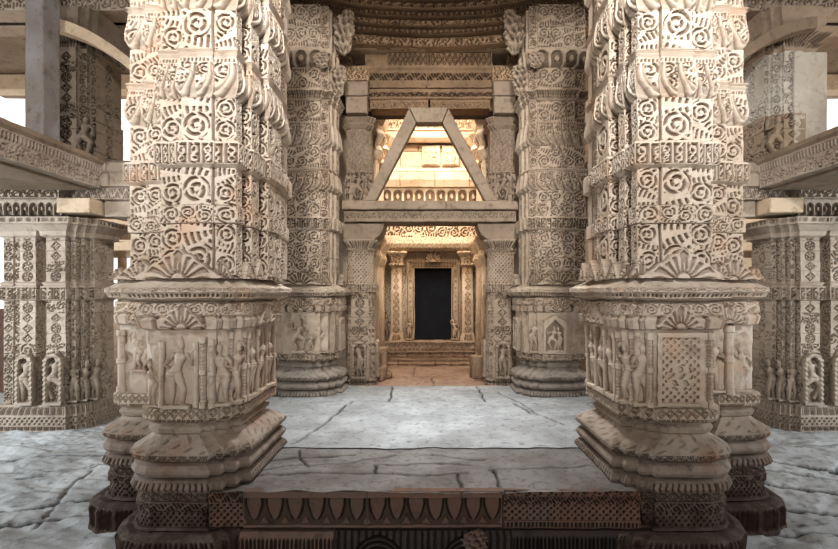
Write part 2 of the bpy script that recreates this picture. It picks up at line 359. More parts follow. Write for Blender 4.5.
# ------------------------------------------------------------------ relief sculpture
def limb(X, Y, x0, y0, r0, x1, y1, r1, z=0.0):
    dx, dy = x1 - x0, y1 - y0; q = dx * dx + dy * dy + 1e-9
    t = np.clip(((X - x0) * dx + (Y - y0) * dy) / q, 0, 1)
    d = np.hypot(X - x0 - t * dx, Y - y0 - t * dy); r = r0 + (r1 - r0) * t
    return np.where(d < r, np.sqrt(np.clip(1 - (d / r) ** 2, 0, 1)) * r * 1.0 + z, -1)
def figure_fn(h, pose=0, flip=1, niche=False, w=None):
    """a carved standing figure h metres tall in high relief"""
    def fn(X, Y):
        x = X / h * flip; y = Y / h
        y0 = 0.05
        s = [0.035, -0.03, 0.02][pose % 3]
        hip = (-s * 1.2, 0.50); ch = (s, 0.70); hd = (s * 1.6 - 0.01, 0.865)
        P = [(hip[0], hip[1], .085, s * .3, .60, .058), (s * .3, .60, .058, ch[0], ch[1], .088),
             (ch[0], .76, .04, hd[0], hd[1] - .03, .034), (hd[0], hd[1] - .012, .05, hd[0], hd[1] + .022, .055), (hd[0], hd[1] + .06, .045, hd[0], hd[1] + .115, .02)]
        if pose % 4 == 3:
            P += [(hip[0] - .05, .48, .075, -.16, .34, .055), (-.16, .34, .05, -.05, .12, .035), (hip[0] + .05, .48, .075, .15, .36, .055), (.15, .36, .05, .08, y0 + .02, .035)]
        else:
            P += [(hip[0] - .045, .47, .07, -.055, .27, .048), (-.055, .27, .048, -.06 - s * .3, y0 + .03, .03),
                  (hip[0] + .045, .47, .07, .05 + s, .27, .048), (.05 + s, .27, .048, .07, y0 + .03, .03)]
        P += [(-.06 - s * .3, y0, .03, -.10, y0 - .01, .025), (.07, y0, .03, .11, y0 - .01, .025)]
        a = pose % 4
        shl = (ch[0] - .105, .735); shr = (ch[0] + .105, .735)
        if a == 0: P += [(shl[0], shl[1], .04, -.19, .60, .032), (-.19, .60, .032, -.10, .52, .026), (shr[0], shr[1], .04, .20, .62, .032), (.20, .62, .032, .22, .78, .026)]
        elif a == 1: P += [(shl[0], shl[1], .04, -.20, .84, .032), (-.20, .84, .03, -.10, .95, .026), (shr[0], shr[1], .04, .18, .60, .032), (.18, .6, .03, .13, .44, .026)]
        elif a == 2: P += [(shl[0], shl[1], .04, -.18, .58, .032), (-.18, .58, .03, -.02, .62, .026), (shr[0], shr[1], .04, .19, .60, .032), (.19, .60, .03, .05, .66, .026)]
        else: P += [(shl[0], shl[1], .04, -.21, .66, .032), (-.21, .66, .03, -.20, .86, .026), (shr[0], shr[1], .04, .21, .66, .032), (.21, .66, .03, .20, .50, .026)]
        Hh = np.full(X.shape, -1.0)
        for (a0, b0, r0, a1, b1, r1) in P: Hh = np.maximum(Hh, limb(x, y, a0, b0, r0, a1, b1, r1))
        # belt, necklace and slab under the feet
        Hh = np.where((Hh > 0) & (np.abs(y - .525) < .014), Hh + .012, Hh); Hh = np.where((Hh > 0) & (np.abs(y - .775 + abs(0) + (x - ch[0]) ** 2 * 4) < .012), Hh + .010, Hh)
        slab = (y < .045) & (np.abs(x) < .19); Hh = np.where(slab, .09, Hh)
        mask = Hh > 0
        if niche:
            ww = (w or h * .5) / h; ax = np.abs(X / h)
            col = (ax > ww / 2 - .07) & (ax < ww / 2 - .005); arch = np.hypot(ax, np.maximum(0, y - .78)); ar = (arch > ww / 2 - .08) & (arch < ww / 2) & (y > .78)
            bead = .012 * np.sin(y * 70)
            Hh = np.where((col & (y <= .82)) | ar, np.maximum(Hh, .09 + bead), Hh)
            Hh = np.where((y < .05) & (ax < ww / 2), .10, Hh)
            mask = Hh > 0
        return Hh * h, mask
    return fn
def figure(org, ux, nrm, h, pose, mat, parent, flip=1, res=0.006, niche=False, w=None, name='carved_figure', wamt=.003):
    ww = w or h * 0.56
    return grid_patch(name, org, ux, nrm, ww, h * 1.02, figure_fn(h, pose, flip, niche, ww), mat, parent, res=res, back=-0.02, wamt=wamt,
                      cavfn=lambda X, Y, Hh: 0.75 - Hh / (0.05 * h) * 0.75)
def fan_fn(w, h, thick=0.03, peak=True):
    def fn(X, Y):
        ax = np.abs(X) / (w / 2); yy = Y / h
        top = (1 - ax ** 1.1) if peak else 1 - ax ** 2 * .8
        top = top * (0.95 + .05 * np.cos(ax * 22)) + .06 * (1 - ax)
        m = (yy < np.maximum(top, 0.12)) & (ax < 1)
        r = np.hypot(X, Y * 1.0 + .01); th = np.arctan2(Y + .01, X)
        ray = sst(-.3, .3, np.sin(th * 17 + np.sign(X) * 1.8 * np.cos(r / h * 4))) ; core = r < h * .22
        rim = sst(0, .12, top - yy)
        g = thick * (0.45 + .55 * np.where(core, 1, ray * sst(.25, .32, r / h)) ) * 1.0
        g = np.where(rim < .9, thick, g)
        return g, m
    return fn
def fan(name, org, ux, nrm, w, h, mat, parent, res=0.006, thick=0.035, peak=True):
    return grid_patch(name, org, ux, nrm, w, h, fan_fn(w, h, thick, peak), mat, parent, res=res, back=-0.03,
                      cavfn=lambda X, Y, Hh: 1 - (Hh / thick) * 1.05)
def colonnette(org, ux, nrm, w, h, mat, parent, res=0.007, pat=True, name='colonnette', thick=0.03):
    def fn(X, Y):
        y = Y / h; cap = ((y > .9) | (y < .08) | (np.abs(y - .5) < .035)); hw = np.where(cap, w / 2, w * .40)
        g = np.sqrt(np.clip(1 - (X / (hw + .001)) ** 2, .05, 1)) * thick * np.where(cap, 1.15, .9)
        if pat: g = g - .012 * sst(.3, .55, np.abs(np.sin(X * 120) * np.sin(Y * 120))) * (~cap)
        return g, np.abs(X) < hw
    return grid_patch(name, org, ux, nrm, w, h, fn, mat, parent, res=res, back=-0.02, cavfn=lambda X, Y, Hh: .7 - Hh / thick * .75)

def place(pl, cx, cy, side):
    """local plan (inner = +x, front = -y) to world; side -1 left of the hall, +1 right. result CCW"""
    P = np.array(pl, float)
    if side < 0: W = P + [cx, cy]
    else: W = np.stack([cx - P[:, 0], cy + P[:, 1]], 1)
    a = 0.5 * np.sum(W[:, 0] * np.roll(W[:, 1], -1) - np.roll(W[:, 0], -1) * W[:, 1])
    return W if a > 0 else W[::-1]

def mirror_plan(front):
    """front half of the plan, outer -> inner; mirrored to the back"""
    f = list(front); return f + [(x, -y) for x, y in reversed(f)]

# ------------------------------------------------------------------ carved piers
def scroll_course(name, P, z0, z1, mat, par, du, k, off=0.0, depth=0.024):
    return ring(name, P, z0, z1, [(0, off), (.02, off + .004), (.98, off + .004), (1, off)], p_scroll, depth, mat, par, du, key=k, minL=.1)
def core(P, par, z0, z1, mat, k=.93):
    c = P.mean(0); Q = c + (P - c) * k
    return ring('core', Q, z0, z1, [(0, 0), (1, 0)], None, 0, mat, par, .5, lip=.01, wamt=0)
def shaft_stack(P, mat, par, du, top=5.6, start=1.62, depth=0.023, lob=None):
    lob = lob or p_lobed
    b = 0.0
    scroll_course('scroll_course', P, start, 2.012, mat, par, du, 1)
    ring('scroll_band', P, 2.016, 2.152, [(0, .012), (.05, .018), (.95, .018), (1, .010)], p_scroll_small, depth * .8, mat, par, du, key=2, minL=.1)
    scroll_course('scroll_course', P, 2.156, 2.440, mat, par, du, 3)
    ring('figured_band', P, 2.443, 2.64, [(0, .0), (.10, .032), (.16, .042), (.90, .042), (1, .03)], p_frieze, depth * 1.1, mat, par, du, lip=.07, key=4, minL=.1)
    scroll_course('scroll_course', P, 2.645, 2.975, mat, par, du, 5)
    z = 2.98; k = 6
    while z < top - .3:
        ring('lobed_course', P, z, z + .30, [(0, -.005), (.06, .012), (.22, .034), (.40, .036), (.75, .022), (1, .016)], lob, depth, mat, par, du, lip=.06, key=k, minL=.1)
        ring('ledge_moulding', P, z + .302, z + .37, [(0, .008), (.35, .028), (.5, .012), (.75, .034), (1, .012)], None, 0, mat, par, du * 1.6, lip=.05, key=k)
        z2 = min(z + .372 + .30, top)
        scroll_course('scroll_course', P, z + .372, z2, mat, par, du if z < 3.3 or du > .009 else du * 1.8, k + 2)
        z = z2 + .004; k += 3
    return z

def lower_stack(PB, PD, mat, mb, par, du, key=0):
    """plinth, carved courses, three rolls, neck, ledge, dado, entablature and shelf"""
    z = FLOOR
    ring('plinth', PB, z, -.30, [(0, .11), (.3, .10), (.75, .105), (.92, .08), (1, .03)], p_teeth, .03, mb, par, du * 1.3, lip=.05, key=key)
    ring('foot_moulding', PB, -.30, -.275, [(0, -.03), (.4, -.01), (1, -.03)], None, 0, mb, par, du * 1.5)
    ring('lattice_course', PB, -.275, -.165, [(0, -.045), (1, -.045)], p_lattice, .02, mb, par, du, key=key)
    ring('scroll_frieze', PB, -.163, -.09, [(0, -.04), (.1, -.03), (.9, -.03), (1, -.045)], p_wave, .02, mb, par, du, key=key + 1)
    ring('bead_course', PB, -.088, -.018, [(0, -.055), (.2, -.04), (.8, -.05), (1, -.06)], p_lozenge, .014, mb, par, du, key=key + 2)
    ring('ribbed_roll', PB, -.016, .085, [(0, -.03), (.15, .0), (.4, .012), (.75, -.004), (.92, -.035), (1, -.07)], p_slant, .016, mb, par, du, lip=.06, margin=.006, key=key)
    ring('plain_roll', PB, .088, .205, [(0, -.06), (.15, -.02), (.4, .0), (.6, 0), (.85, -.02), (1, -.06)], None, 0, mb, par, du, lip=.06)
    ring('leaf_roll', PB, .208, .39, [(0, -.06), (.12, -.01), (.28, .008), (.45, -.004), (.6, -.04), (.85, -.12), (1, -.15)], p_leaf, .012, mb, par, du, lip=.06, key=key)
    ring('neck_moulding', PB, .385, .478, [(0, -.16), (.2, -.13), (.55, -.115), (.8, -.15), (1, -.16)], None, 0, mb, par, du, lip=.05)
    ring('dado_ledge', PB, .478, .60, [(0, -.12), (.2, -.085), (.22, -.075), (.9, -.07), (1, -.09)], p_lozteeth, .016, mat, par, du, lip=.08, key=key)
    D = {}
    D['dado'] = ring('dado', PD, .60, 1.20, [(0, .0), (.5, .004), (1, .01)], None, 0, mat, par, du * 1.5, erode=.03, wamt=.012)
    D['ent'] = ring('entablature', PD, 1.20, 1.41, [(0, .02), (.05, .05), (.35, .065), (.45, .04), (.55, .06), (.95, .05), (1, .03)], p_ent, .026, mat, par, du, lip=.07, key=key, wamt=.009)
    D['shelf'] = ring('shelf', PD, 1.425, 1.62, [(0, .03), (.1, .10), (.28, .115), (.34, .13), (.5, .13), (.56, .10), (.95, -.03), (1, -.04)], p_shelf, .02, mat, par, du, lip=.1, key=key, wamt=.009)
    return D
def p_leaf(U, V, W, H, k):
    lipz = p_wave(U, V, W, H * .38, k, .075) * (V < H * .38)
    return lipz * .9 + .45 * sst(.35, .8, np.sin(U * 42 + 4 * np.sin(V * 30)) * np.sin(V * 50 + U * 9)) * (V > H * .42)
def p_lozteeth(U, V, W, H, k):
    y = V / H; return np.where(y > .42, p_lozenge(U, (V - .42 * H), W, H * .58, k, .075), p_teeth(U, V, W, H * .40, k, .022))
def p_ent(U, V, W, H, k):
    y = V / H; p = .10; n = max(1, round(W / p)); f = U / (W / n); f = f - np.floor(f) - .5
    a = sst(.30, .42, np.abs(f)) * .8; low = np.where(y < .5, a, 0) + p_scroll(U, V, W, H, k, .1) * .6 * (y > .5)
    return np.clip(low, 0, 1)
def p_shelf(U, V, W, H, k):
    y = V / H; return np.where((y > .1) & (y < .3), p_teeth(U, V - .1 * H, W, .2 * H, k, .024), 0) + np.where((y > .36) & (y < .52), p_lozenge(U, V - .36 * H, W, .16 * H, k, .06), 0) * .6

B_FRONT = [(-.47, -.15), (-.46, -.40), (-.41, -.52), (-.33, -.605), (-.22, -.65), (.25, -.65), (.25, -.60), (.33, -.60), (.33, -.54), (.41, -.54), (.41, -.45), (.48, -.45)]
D_FRONT = [(-.34, -.18), (-.34, -.42), (-.26, -.50), (-.26, -.54), (.24, -.54), (.24, -.50), (.31, -.50), (.31, -.42), (.38, -.42), (.38, -.32)]
def shaft_plan(cy, c=.17, q=0.0):
    yf = cy - 3.55
    return [(-.34, -(yf - .35)), (-.29, -(yf - .35)), (-.29, -(yf - .03)), (-.115, -(yf - .03)), (-.115, -yf), (.105, -yf), (.105, -(yf - .07)), (.13, -(yf - .07)), (.13, -(yf - .02)), (.285, -(yf - .02)),
            (.285, -(yf - .12)), (.19, -(yf - .12)), (.19, -(yf - .22)), (.325 - q, -(yf - .22)), (.325 - q, -(c + .10)), (.21, -(c + .10)), (.21, -c), (.37 - q, -c)]

def near_pier(side, cx, cy, label, c=.17):
    bc = 4.10
    bx = -1.89 if side < 0 else 1.905
    par = thing('carved_pier', label, 'pier', (bx, bc, FLOOR), 'great piers at the front corners of the platform')
    du = .0064
    PB = place(mirror_plan(B_FRONT), bx, bc, side); PD = place(mirror_plan(D_FRONT), bx, bc, side)
    D = lower_stack(PB, PD, M['near'], M['base'], par, du, key=3 if side < 0 else 8)
    PS = place(mirror_plan(shaft_plan(cy, c, .0 if side < 0 else .025)), cx, cy, side)
    shaft_stack(PS, M['near'], par, du, top=5.3, lob=p_lobedm if side > 0 else p_lobed)
    core(PD, par, 1.0, 1.7, M['near'])
    return par, D
def crests(par, PD, zbase, mat, off=.02, h=.17, res=.007, minw=.1, wf=1.0):
    mit, Nn, Ln = offset_poly(np.asarray(PD), 0)
    for e in range(len(PD)):
        a = PD[e]; b = PD[(e + 1) % len(PD)]; mid = (a + b) / 2; tc = CAM[:2] - mid
        if Nn[e] @ tc < 0 or Ln[e] < minw: continue
        u = (b - a) / Ln[e]; hh = h if Ln[e] > .2 else h * .7
        fan('crest', (mid[0] + Nn[e][0] * off, mid[1] + Nn[e][1] * off, zbase), (u[0], u[1], 0), (Nn[e][0], Nn[e][1], 0), Ln[e] * wf if Ln[e] < .45 else .48, hh, mat, par, res)

def engaged(side, cx, cy, label):
    par = thing('engaged_pillar', label, 'pillar', (cx, cy, FLOOR), 'pillars joined to the outer sides of the front piers')
    du = .0078
    f = [(-.27, -.10), (-.27, -.22), (-.20, -.27), (-.20, -.31), (.25, -.31)]
    fb = [(-.50, -.10), (-.48, -.28), (-.42, -.38), (-.33, -.44), (-.20, -.47), (.12, -.47)]
    fd = [(-.37, -.10), (-.35, -.24), (-.28, -.33), (-.18, -.36), (.14, -.36)]
    PB = place(mirror_plan(fb), cx, cy, side); PD = place(mirror_plan(fd), cx, cy, side); PS = place([(-.25, -.02), (-.25, -.27), (-.08, -.27), (-.08, -.31), (.22, -.31), (.22, .3), (-.25, .3)], cx, cy, side)
    D = lower_stack(PB, PD, M['near'], M['base'], par, du, key=5)
    shaft_stack(PS, M['near'], par, du, top=5.3, lob=p_lobedm if side > 0 else p_lobed)
    core(PD, par, 1.0, 1.7, M['near'], .92)
    return par, PD, D

L, LD = near_pier(-1, -1.775, 4.20, 'great carved pier at the left front corner of the platform, standing figure in front')
R, RD = near_pier(1, 1.88, 4.12, 'great carved pier at the right front corner of the platform, lattice panel in front', c=.14)
lbx, rbx = -1.89, 1.905
EL, PEL, ELD = engaged(-1, -2.42, 4.42, 'narrower carved pillar joined to the outer side of the left front pier')
ER, PER, ERD = engaged(1, 2.54, 4.42, 'narrower carved pillar joined to the outer side of the right front pier')
FR = (1, 0, 0); NF = (0, -1, 0)
def crest_row(D, cx, cy, side, front, inner, mat, res, z=1.595):
    """carved triangular crests standing on the shelf: (x, y, width, height) local"""
    sx = -side
    for (x, y, w, h) in front: fan('crest', (cx + sx * x, cy - y, z), FR, NF, w, h, mat, D['shelf'], res, .05)
    for (x, y, w, h) in inner: fan('crest', (cx + sx * x, cy + y, z), (0, sx, 0), (sx, 0, 0), w, h, mat, D['shelf'], res, .05)
for par, D, bx, side in ((L, LD, lbx, -1), (R, RD, rbx, 1)):
    sx = -side; m = M['near']
    crest_row(D, bx, 4.10, side, [(.0, .57, .66, .22), (-.27, .55, .22, .12), (.30, .53, .16, .15), (.37, .45, .12, .14), (.43, .36, .10, .13)],
              [(.40, -.40, .14, .14), (.42, -.20, .20, .17), (.43, .05, .30, .18), (.42, .30, .2, .17)], m, .0065)
    fan('pediment', (bx - .03 * side, 3.51, 1.225), FR, NF, .36, .18, m, D['ent'], .0065, .045)
    fan('pediment', (bx + sx * .43, 4.10, 1.225), (0, sx, 0), (sx, 0, 0), .4, .17, m, D['ent'], .008, .04)
    # figures and little columns on the hall side of the dado
    for i, yy in enumerate((-.22, .0, .22)):
        figure((bx + sx * .383, 4.10 + yy, .615), (0, sx, 0), (sx, 0, 0), .52, (i * 2 + 1) % 4, m, D['dado'], res=.0075, w=.22, wamt=.008)
    for yy in (-.32, -.11, .11, .33): colonnette((bx + sx * .385, 4.10 + yy, .61), (0, sx, 0), (sx, 0, 0), .045, .56, m, D['dado'], pat=False, thick=.04)
    for xx, yy, p_ in ((.275, -.50, 2), (.345, -.42, 1)):
        figure((bx + sx * xx, 4.10 + yy - .003, .615), FR, NF, .50, p_, m, D['dado'], res=.007, w=.16, flip=side, wamt=.008)
    for yy in (-.46, -.37):
        colonnette((bx + sx * (.315 if yy < -.4 else .385), 4.10 + yy, .61), (0, sx, 0), (sx, 0, 0), .07, .57, m, D['dado'])
for cxx, par, D, side in ((-2.42, EL, ELD, -1), (2.54, ER, ERD, 1)):
    crest_row(D, cxx, 4.42, side, [(-.06, .40, .46, .18), (-.30, .33, .16, .12)], [], M['near'], .0075)
    fan('pediment', (cxx + .02 * side, 4.42 - .42, 1.225), FR, NF, .28, .16, M['near'], D['ent'], .0075, .04)
# left front dado: standing deity between little columns, a pair of small figures at the corner
fy = 4.10 - .545
figure((lbx - .035, fy, .605), FR, NF, .55, 0, M['near'], LD['dado'], flip=1, w=.31, wamt=.007)
figure((lbx - .235, fy + .01, .61), FR, NF, .36, 1, M['near'], LD['dado'], flip=1, w=.14, wamt=.009)
colonnette((lbx - .155, fy, .61), FR, NF, .05, .50, M['near'], LD['dado'], pat=False)
colonnette((lbx + .11, fy, .61), FR, NF, .05, .50, M['near'], LD['dado'], pat=False)
colonnette((lbx + .165, fy, .61), FR, NF, .06, .54, M['near'], LD['dado'], thick=.045)
colonnette((lbx + .225, fy + .01, .61), FR, NF, .055, .52, M['near'], LD['dado'], pat=False, thick=.05)
figure((-2.55, 4.42 - .365, .80), FR, NF, .36, 1, M['near'], ELD['dado'], res=.007, wamt=.006)
figure((-2.43, 4.42 - .365, .80), FR, NF, .36, 3, M['near'], ELD['dado'], res=.007, wamt=.006)
colonnette((-2.70, 4.42 - .33, .62), FR, NF, .09, .54, M['near'], ELD['dado'], pat=False, thick=.05)
# right front dado: pierced panel in a worn frame, lattice pilasters, round column
LATP = 1
def lat_panel(X, Y):
    w, h = .36, .56; ax = np.abs(X)
    fr = (ax > w / 2 - .035) | (Y < .03) | (Y > h - .04)
    lat = p_lattice(X + w / 2, Y, w, h, 0, .03) * (np.hypot(X, Y - .22) > .11)
    med = sst(.1, .5, np.sin(X * 75 + 2 * np.sin(Y * 40)) * np.sin(Y * 62)) * (np.hypot(X, Y - .22) < .10)
    g = .018 - .026 * lat - .024 * med
    return np.where(fr, .032 + .006 * np.sin(Y * 50), g), np.ones_like(X, bool)
grid_patch('lattice_panel', (rbx - .0, fy, .62), FR, NF, .36, .56, lat_panel, M['near'], RD['dado'], .005, cavfn=lambda X, Y, Hh: np.clip((.014 - Hh) / .014, 0, 1))
for xx in (-.225, .185, .235): colonnette((rbx + xx, fy + (.0 if xx > -.2 else .0), .61), FR, NF, .06, .57, M['near'], RD['dado'])
colonnette((2.54 + .06, 4.42 - .37, .60), FR, NF, .09, .60, M['near'], ERD['dado'], pat=False, thick=.05, name='round_colonnette')
figure((2.54 - .08, 4.42 - .365, .62), FR, NF, .5, 2, M['near'], ERD['dado'], w=.24)
figure((2.54 + .20, 4.42 - .34, .62), FR, NF, .42, 1, M['near'], ERD['dado'], w=.2)

# far piers
FS = [(-.42, -.20), (-.42, -.40), (-.25, -.40), (-.25, -.45), (.27, -.45), (.27, -.40), (.38, -.40), (.38, -.30), (.41, -.30), (.41, -.15), (.44, -.15)]
FB = [(-.50, -.25), (-.50, -.42), (-.42, -.42), (-.42, -.50), (-.27, -.50), (-.27, -.56), (.27, -.56), (.27, -.51), (.40, -.51), (.40, -.42), (.48, -.42), (.48, -.30), (.56, -.30)]
FD = [(-.42, -.2), (-.42, -.38), (-.26, -.38), (-.26, -.46), (.27, -.46), (.27, -.42), (.38, -.42), (.38, -.32), (.45, -.32), (.45, -.22), (.48, -.22)]
def leaf_bracket(org, r, mat, par, tilt=.3, name='leaf_bracket', sx=1):
    nu, nv = 64, 48
    th, ph = np.meshgrid(np.linspace(0, 2 * np.pi, nu + 1), np.linspace(-np.pi / 2, np.pi / 2, nv + 1))
    x = np.cos(ph) * np.cos(th); y = np.cos(ph) * np.sin(th); z = np.sin(ph)
    k = 1 + .20 * np.sin(th * 7 + z * 9) * np.cos(ph) + .16 * np.sin(z * 17 + np.sin(th * 3)) - .12 * np.abs(np.sin(th * 11 - z * 5))
    X = org[0] + r[0] * x * k + sx * tilt * z * r[2] * .6 + sx * .4 * r[0] * z * z; Yv = org[1] + r[1] * y * k; Z = org[2] + r[2] * z
    P = np.stack([X, Yv, Z], -1).reshape(-1, 3); P = P + weather(P, .012, 9)
    idx = np.arange((nu + 1) * (nv + 1)).reshape(nv + 1, nu + 1)
    Fc = np.stack([idx[:-1, :-1], idx[:-1, 1:], idx[1:, 1:], idx[1:, :-1]], -1).reshape(-1, 4)
    return mk(name, P, Fc, mat, par, np.clip((1.0 - k) * 2.6 + .1, 0, 1).ravel())
for side, cx, lab in ((-1, -1.85, 'carved pier at the left back corner of the platform, broken figure low down'),
                      (1, 1.82, 'carved pier at the right back corner of the platform, arched niche low down')):
    par = thing('carved_pier', lab, 'pier', (cx, 7.12, FLOOR), 'piers at the back corners of the platform')
    hb = lambda pl: [(x_, y_ if y_ < 0 else y_ * .5) for x_, y_ in mirror_plan(pl)]
    PB = place(hb(FB), cx, 7.12, side); PD = place(hb(FD), cx, 7.12, side); PS = place(hb(FS), cx, 7.12, side)
    du = .0125
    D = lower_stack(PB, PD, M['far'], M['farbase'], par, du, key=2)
    core(PD, par, 1.0, 1.7, M['far'])
    # shaft
    def sc(z0, z1, k): scroll_course('scroll_course', PS, z0, z1, M['far'], par, du, k, depth=.02)
    def lob(z0, z1, k): ring('lobed_course', PS, z0, z1, [(0, 0), (.06, .02), (.25, .05), (.75, .03), (1, .02)], p_lobedm if side > 0 else p_lobed, .022, M['far'], par, du, lip=.06, key=k, minL=.1)
    sc(1.62, 1.98, 1); sc(1.985, 2.375, 2)
    ring('figured_band', PS, 2.38, 2.57, [(0, 0), (.12, .04), (.88, .05), (1, .04)], p_frieze, .035, M['far'], par, du, lip=.07, key=4)
    sc(2.575, 2.95, 5); lob(2.955, 3.23, 6); ring('ledge_moulding', PS, 3.232, 3.27, [(0, .01), (.5, .035), (1, .01)], None, 0, M['far'], par, .02)
    sc(3.27, 3.60, 7); lob(3.605, 3.93, 8); sc(3.935, 4.23, 9)
    ring('ledge_moulding', PS, 4.235, 4.39, [(0, 0), (.3, .05), (.5, .03), (.8, .08), (1, .05)], p_teeth, .02, M['far'], par, du, lip=.08)
    sc(4.395, 4.71, 10)
    ring('garland_band', PS, 4.715, 4.99, [(0, 0), (.2, .05), (.8, .06), (1, .03)], p_arcade, .05, M['far'], par, du, lip=.08)
    sc(4.995, 5.30, 12); sc(5.305, 5.62, 13)
    crest_row(D, cx, 7.12, side, [(.0, .49, .6, .2), (.33, .44, .2, .15)], [(.50, -.08, .3, .17)], M['far'], .012)
    fy2 = 7.12 - .465
    fan('pediment', (cx + .02, fy2 - .05, 1.23), FR, NF, .34, .17, M['far'], D['ent'], .012, .035)
    sx = -side
    if side < 0:
        figure((cx - .02, fy2, .62), FR, NF, .50, 3, M['far'], D['dado'], res=.011, w=.34)
        figure((cx + .15, fy2, .62), FR, NF, .3, 0, M['far'], D['dado'], res=.011, w=.16)
        def slab(X, Y): return .035 + .012 * np.sin(X * 30) + .01 * np.sin(Y * 21), (Y < .52 - .25 * np.abs(X))
        grid_patch('broken_slab', (cx + .33, fy2 + .04, .64), FR, NF, .13, .5, slab, M['far'], D['dado'], .012)
    else:
        def pan(X, Y): ax = np.abs(X); return np.where((ax > .13) | (Y < .03) | (Y > .48 - ax), .045, .008), Y < .56 - .6 * np.abs(X)
        grid_patch('niche_frame', (cx - .04, fy2, .61), FR, NF, .32, .56, pan, M['far'], D['dado'], .012)
        figure((cx - .07, fy2 - .01, .64), FR, NF, .38, 3, M['far'], D['dado'], res=.010, w=.2)
        figure((cx + .03, fy2 - .01, .64), FR, NF, .36, 1, M['far'], D['dado'], res=.010, w=.18)
    for yy in (-.14, .02): figure((cx + sx * .485, 7.12 + yy, .62), (0, sx, 0), (sx, 0, 0), .5, 1 if yy < -.1 else 2, M['far'], D['dado'], res=.012, w=.2, niche=True)
    figure((cx + sx * .33, 7.12 - .425, .62), FR, NF, .48, 0, M['far'], D['dado'], res=.011, w=.13)
    leaf_bracket((cx + sx * .47, 6.92, 4.62), (.10, .14, .24), M['far'], par, .25, sx=sx)
    leaf_bracket((cx + sx * .30, 6.62, 4.80), (.09, .06, .13), M['far'], par, .1, sx=sx)
    leaf_bracket((cx + sx * .56, 6.92, 5.35), (.13, .16, .34), M['far'], par, .2, sx=sx)

# ------------------------------------------------------------------ platform
plat = thing('stone_platform', 'low stone platform paved in worn grey slabs between the four piers', 'platform', (0, 5.4, FLOOR))
def flag_floor(name, x0, x1, y0, y1, z, mat, joints, cracks, parent=None, res=.02, amp=.006, skirt=.05):
    nx = int((x1 - x0) / res); ny = int((y1 - y0) / res)
    X, Y = np.meshgrid(np.linspace(x0, x1, nx + 1), np.linspace(y0, y1, ny + 1))
    P3 = np.stack([X.ravel(), Y.ravel(), np.zeros(X.size)], 1)
    wob = (vnoise(P3 * 2.1, 21) * .05 + vnoise(P3 * 8, 22) * .018).reshape(X.shape); wob2 = (vnoise(P3 * 2.4 + 9, 23) * .05 + vnoise(P3 * 9, 24) * .018).reshape(X.shape)
    d = np.full(X.shape, 9.0)
    for (a, b, c, e, wd) in joints + cracks:
        px = X + wob; py = Y + wob2; dx, dy = c - a, e - b; q = dx * dx + dy * dy
        t = np.clip(((px - a) * dx + (py - b) * dy) / q, 0, 1); dd = np.hypot(px - a - t * dx, py - b - t * dy) - wd
        d = np.minimum(d, dd)
    j = 1 - sst(0.0, .016, d)
    Zs = z + (vnoise(P3 * [1.5, 3.5, 1], 25) * amp * 1.6 + vnoise(P3 * [5, 9, 1], 26) * amp + vnoise(P3 * [14, 30, 1], 27) * amp * .6 + np.abs(vnoise(P3 * [3, 11, 1] + P3[:, [1, 0, 2]] * 2, 28)) * amp * 1.2).reshape(X.shape) - j * .03
    V = np.stack([X, Y, Zs], -1).reshape(-1, 3)
    idx = np.arange(X.size).reshape(X.shape); Fc = np.stack([idx[:-1, :-1], idx[:-1, 1:], idx[1:, 1:], idx[1:, :-1]], -1).reshape(-1, 4)
    return mk(name, V, Fc, mat, parent, np.clip(j.ravel() + .0, 0, 1), smooth=True)
J = [(-1.6, 3.82, .3, 3.86, .002), (.25, 3.48, .2, 3.86, .003), (-.45, 3.86, -.5, 4.0, .003), (-.5, 4.0, .35, 4.02, .001), (.55, 3.48, .52, 3.9, .003), (.5, 3.9, 1.6, 3.95, .001),
     (-1.5, 6.35, 1.5, 6.32, .003), (.75, 6.3, .7, 7.3, .003), (-.55, 6.35, -.6, 7.3, .003), (-1.35, 4.5, -1.05, 6.3, .004), (1.1, 6.2, 1.5, 5.2, .006), (1.0, 6.9, 1.4, 5.5, .004)]
CR = [(-1.5, 4.15, -.7, 4.3, .006), (-1.4, 3.95, -.3, 4.2, .002), (-.3, 4.2, .5, 4.15, .0), (-1.2, 4.35, -1.0, 4.0, .003)]
M['aisleflag'] = stone('lit_flagstone', (0.50, 0.51, 0.51), (0.34, 0.345, 0.34), (0.12, 0.115, 0.115), cav=(0.03, 0.03, 0.03), cavs=0.95, grime=0, bump=0.6, rough=0.7, scale=1.1)  # paler flagstone, the aisles' daylight brightness is put into its colour
M['shadeflag'] = stone('shaded_flagstone', (0.25, 0.235, 0.22), (0.165, 0.15, 0.135), (0.075, 0.065, 0.06), cav=(0.02, 0.018, 0.016), cavs=0.95, grime=0, bump=0.6, rough=0.8, scale=1.6)  # darker front slabs: the shadow along the platform front is put into the colour
flag_floor('front_paving', -1.75, 1.75, 3.47, 4.43, -0.008, M['shadeflag'], [j for j in J if min(j[1], j[3]) < 4.4], CR, plat, .012, .007)
flag_floor('paving', -2.25, 2.25, 4.44, 7.36, 0.0, M['flag'], [j for j in J if max(j[1], j[3]) > 4.44], [], plat, .014, .006)
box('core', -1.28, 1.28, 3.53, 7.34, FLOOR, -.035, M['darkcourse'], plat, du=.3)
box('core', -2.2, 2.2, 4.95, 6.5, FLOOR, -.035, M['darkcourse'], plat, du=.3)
def strip(name, x0, x1, y, z0, z1, prof, pat, depth, mat, parent, du=.007, lip=.03, key=0):
    return ring(name, [(x0, y), (x1, y)], z0, z1, prof, pat, depth, mat, parent, du, closed=False, lip=lip, key=key)
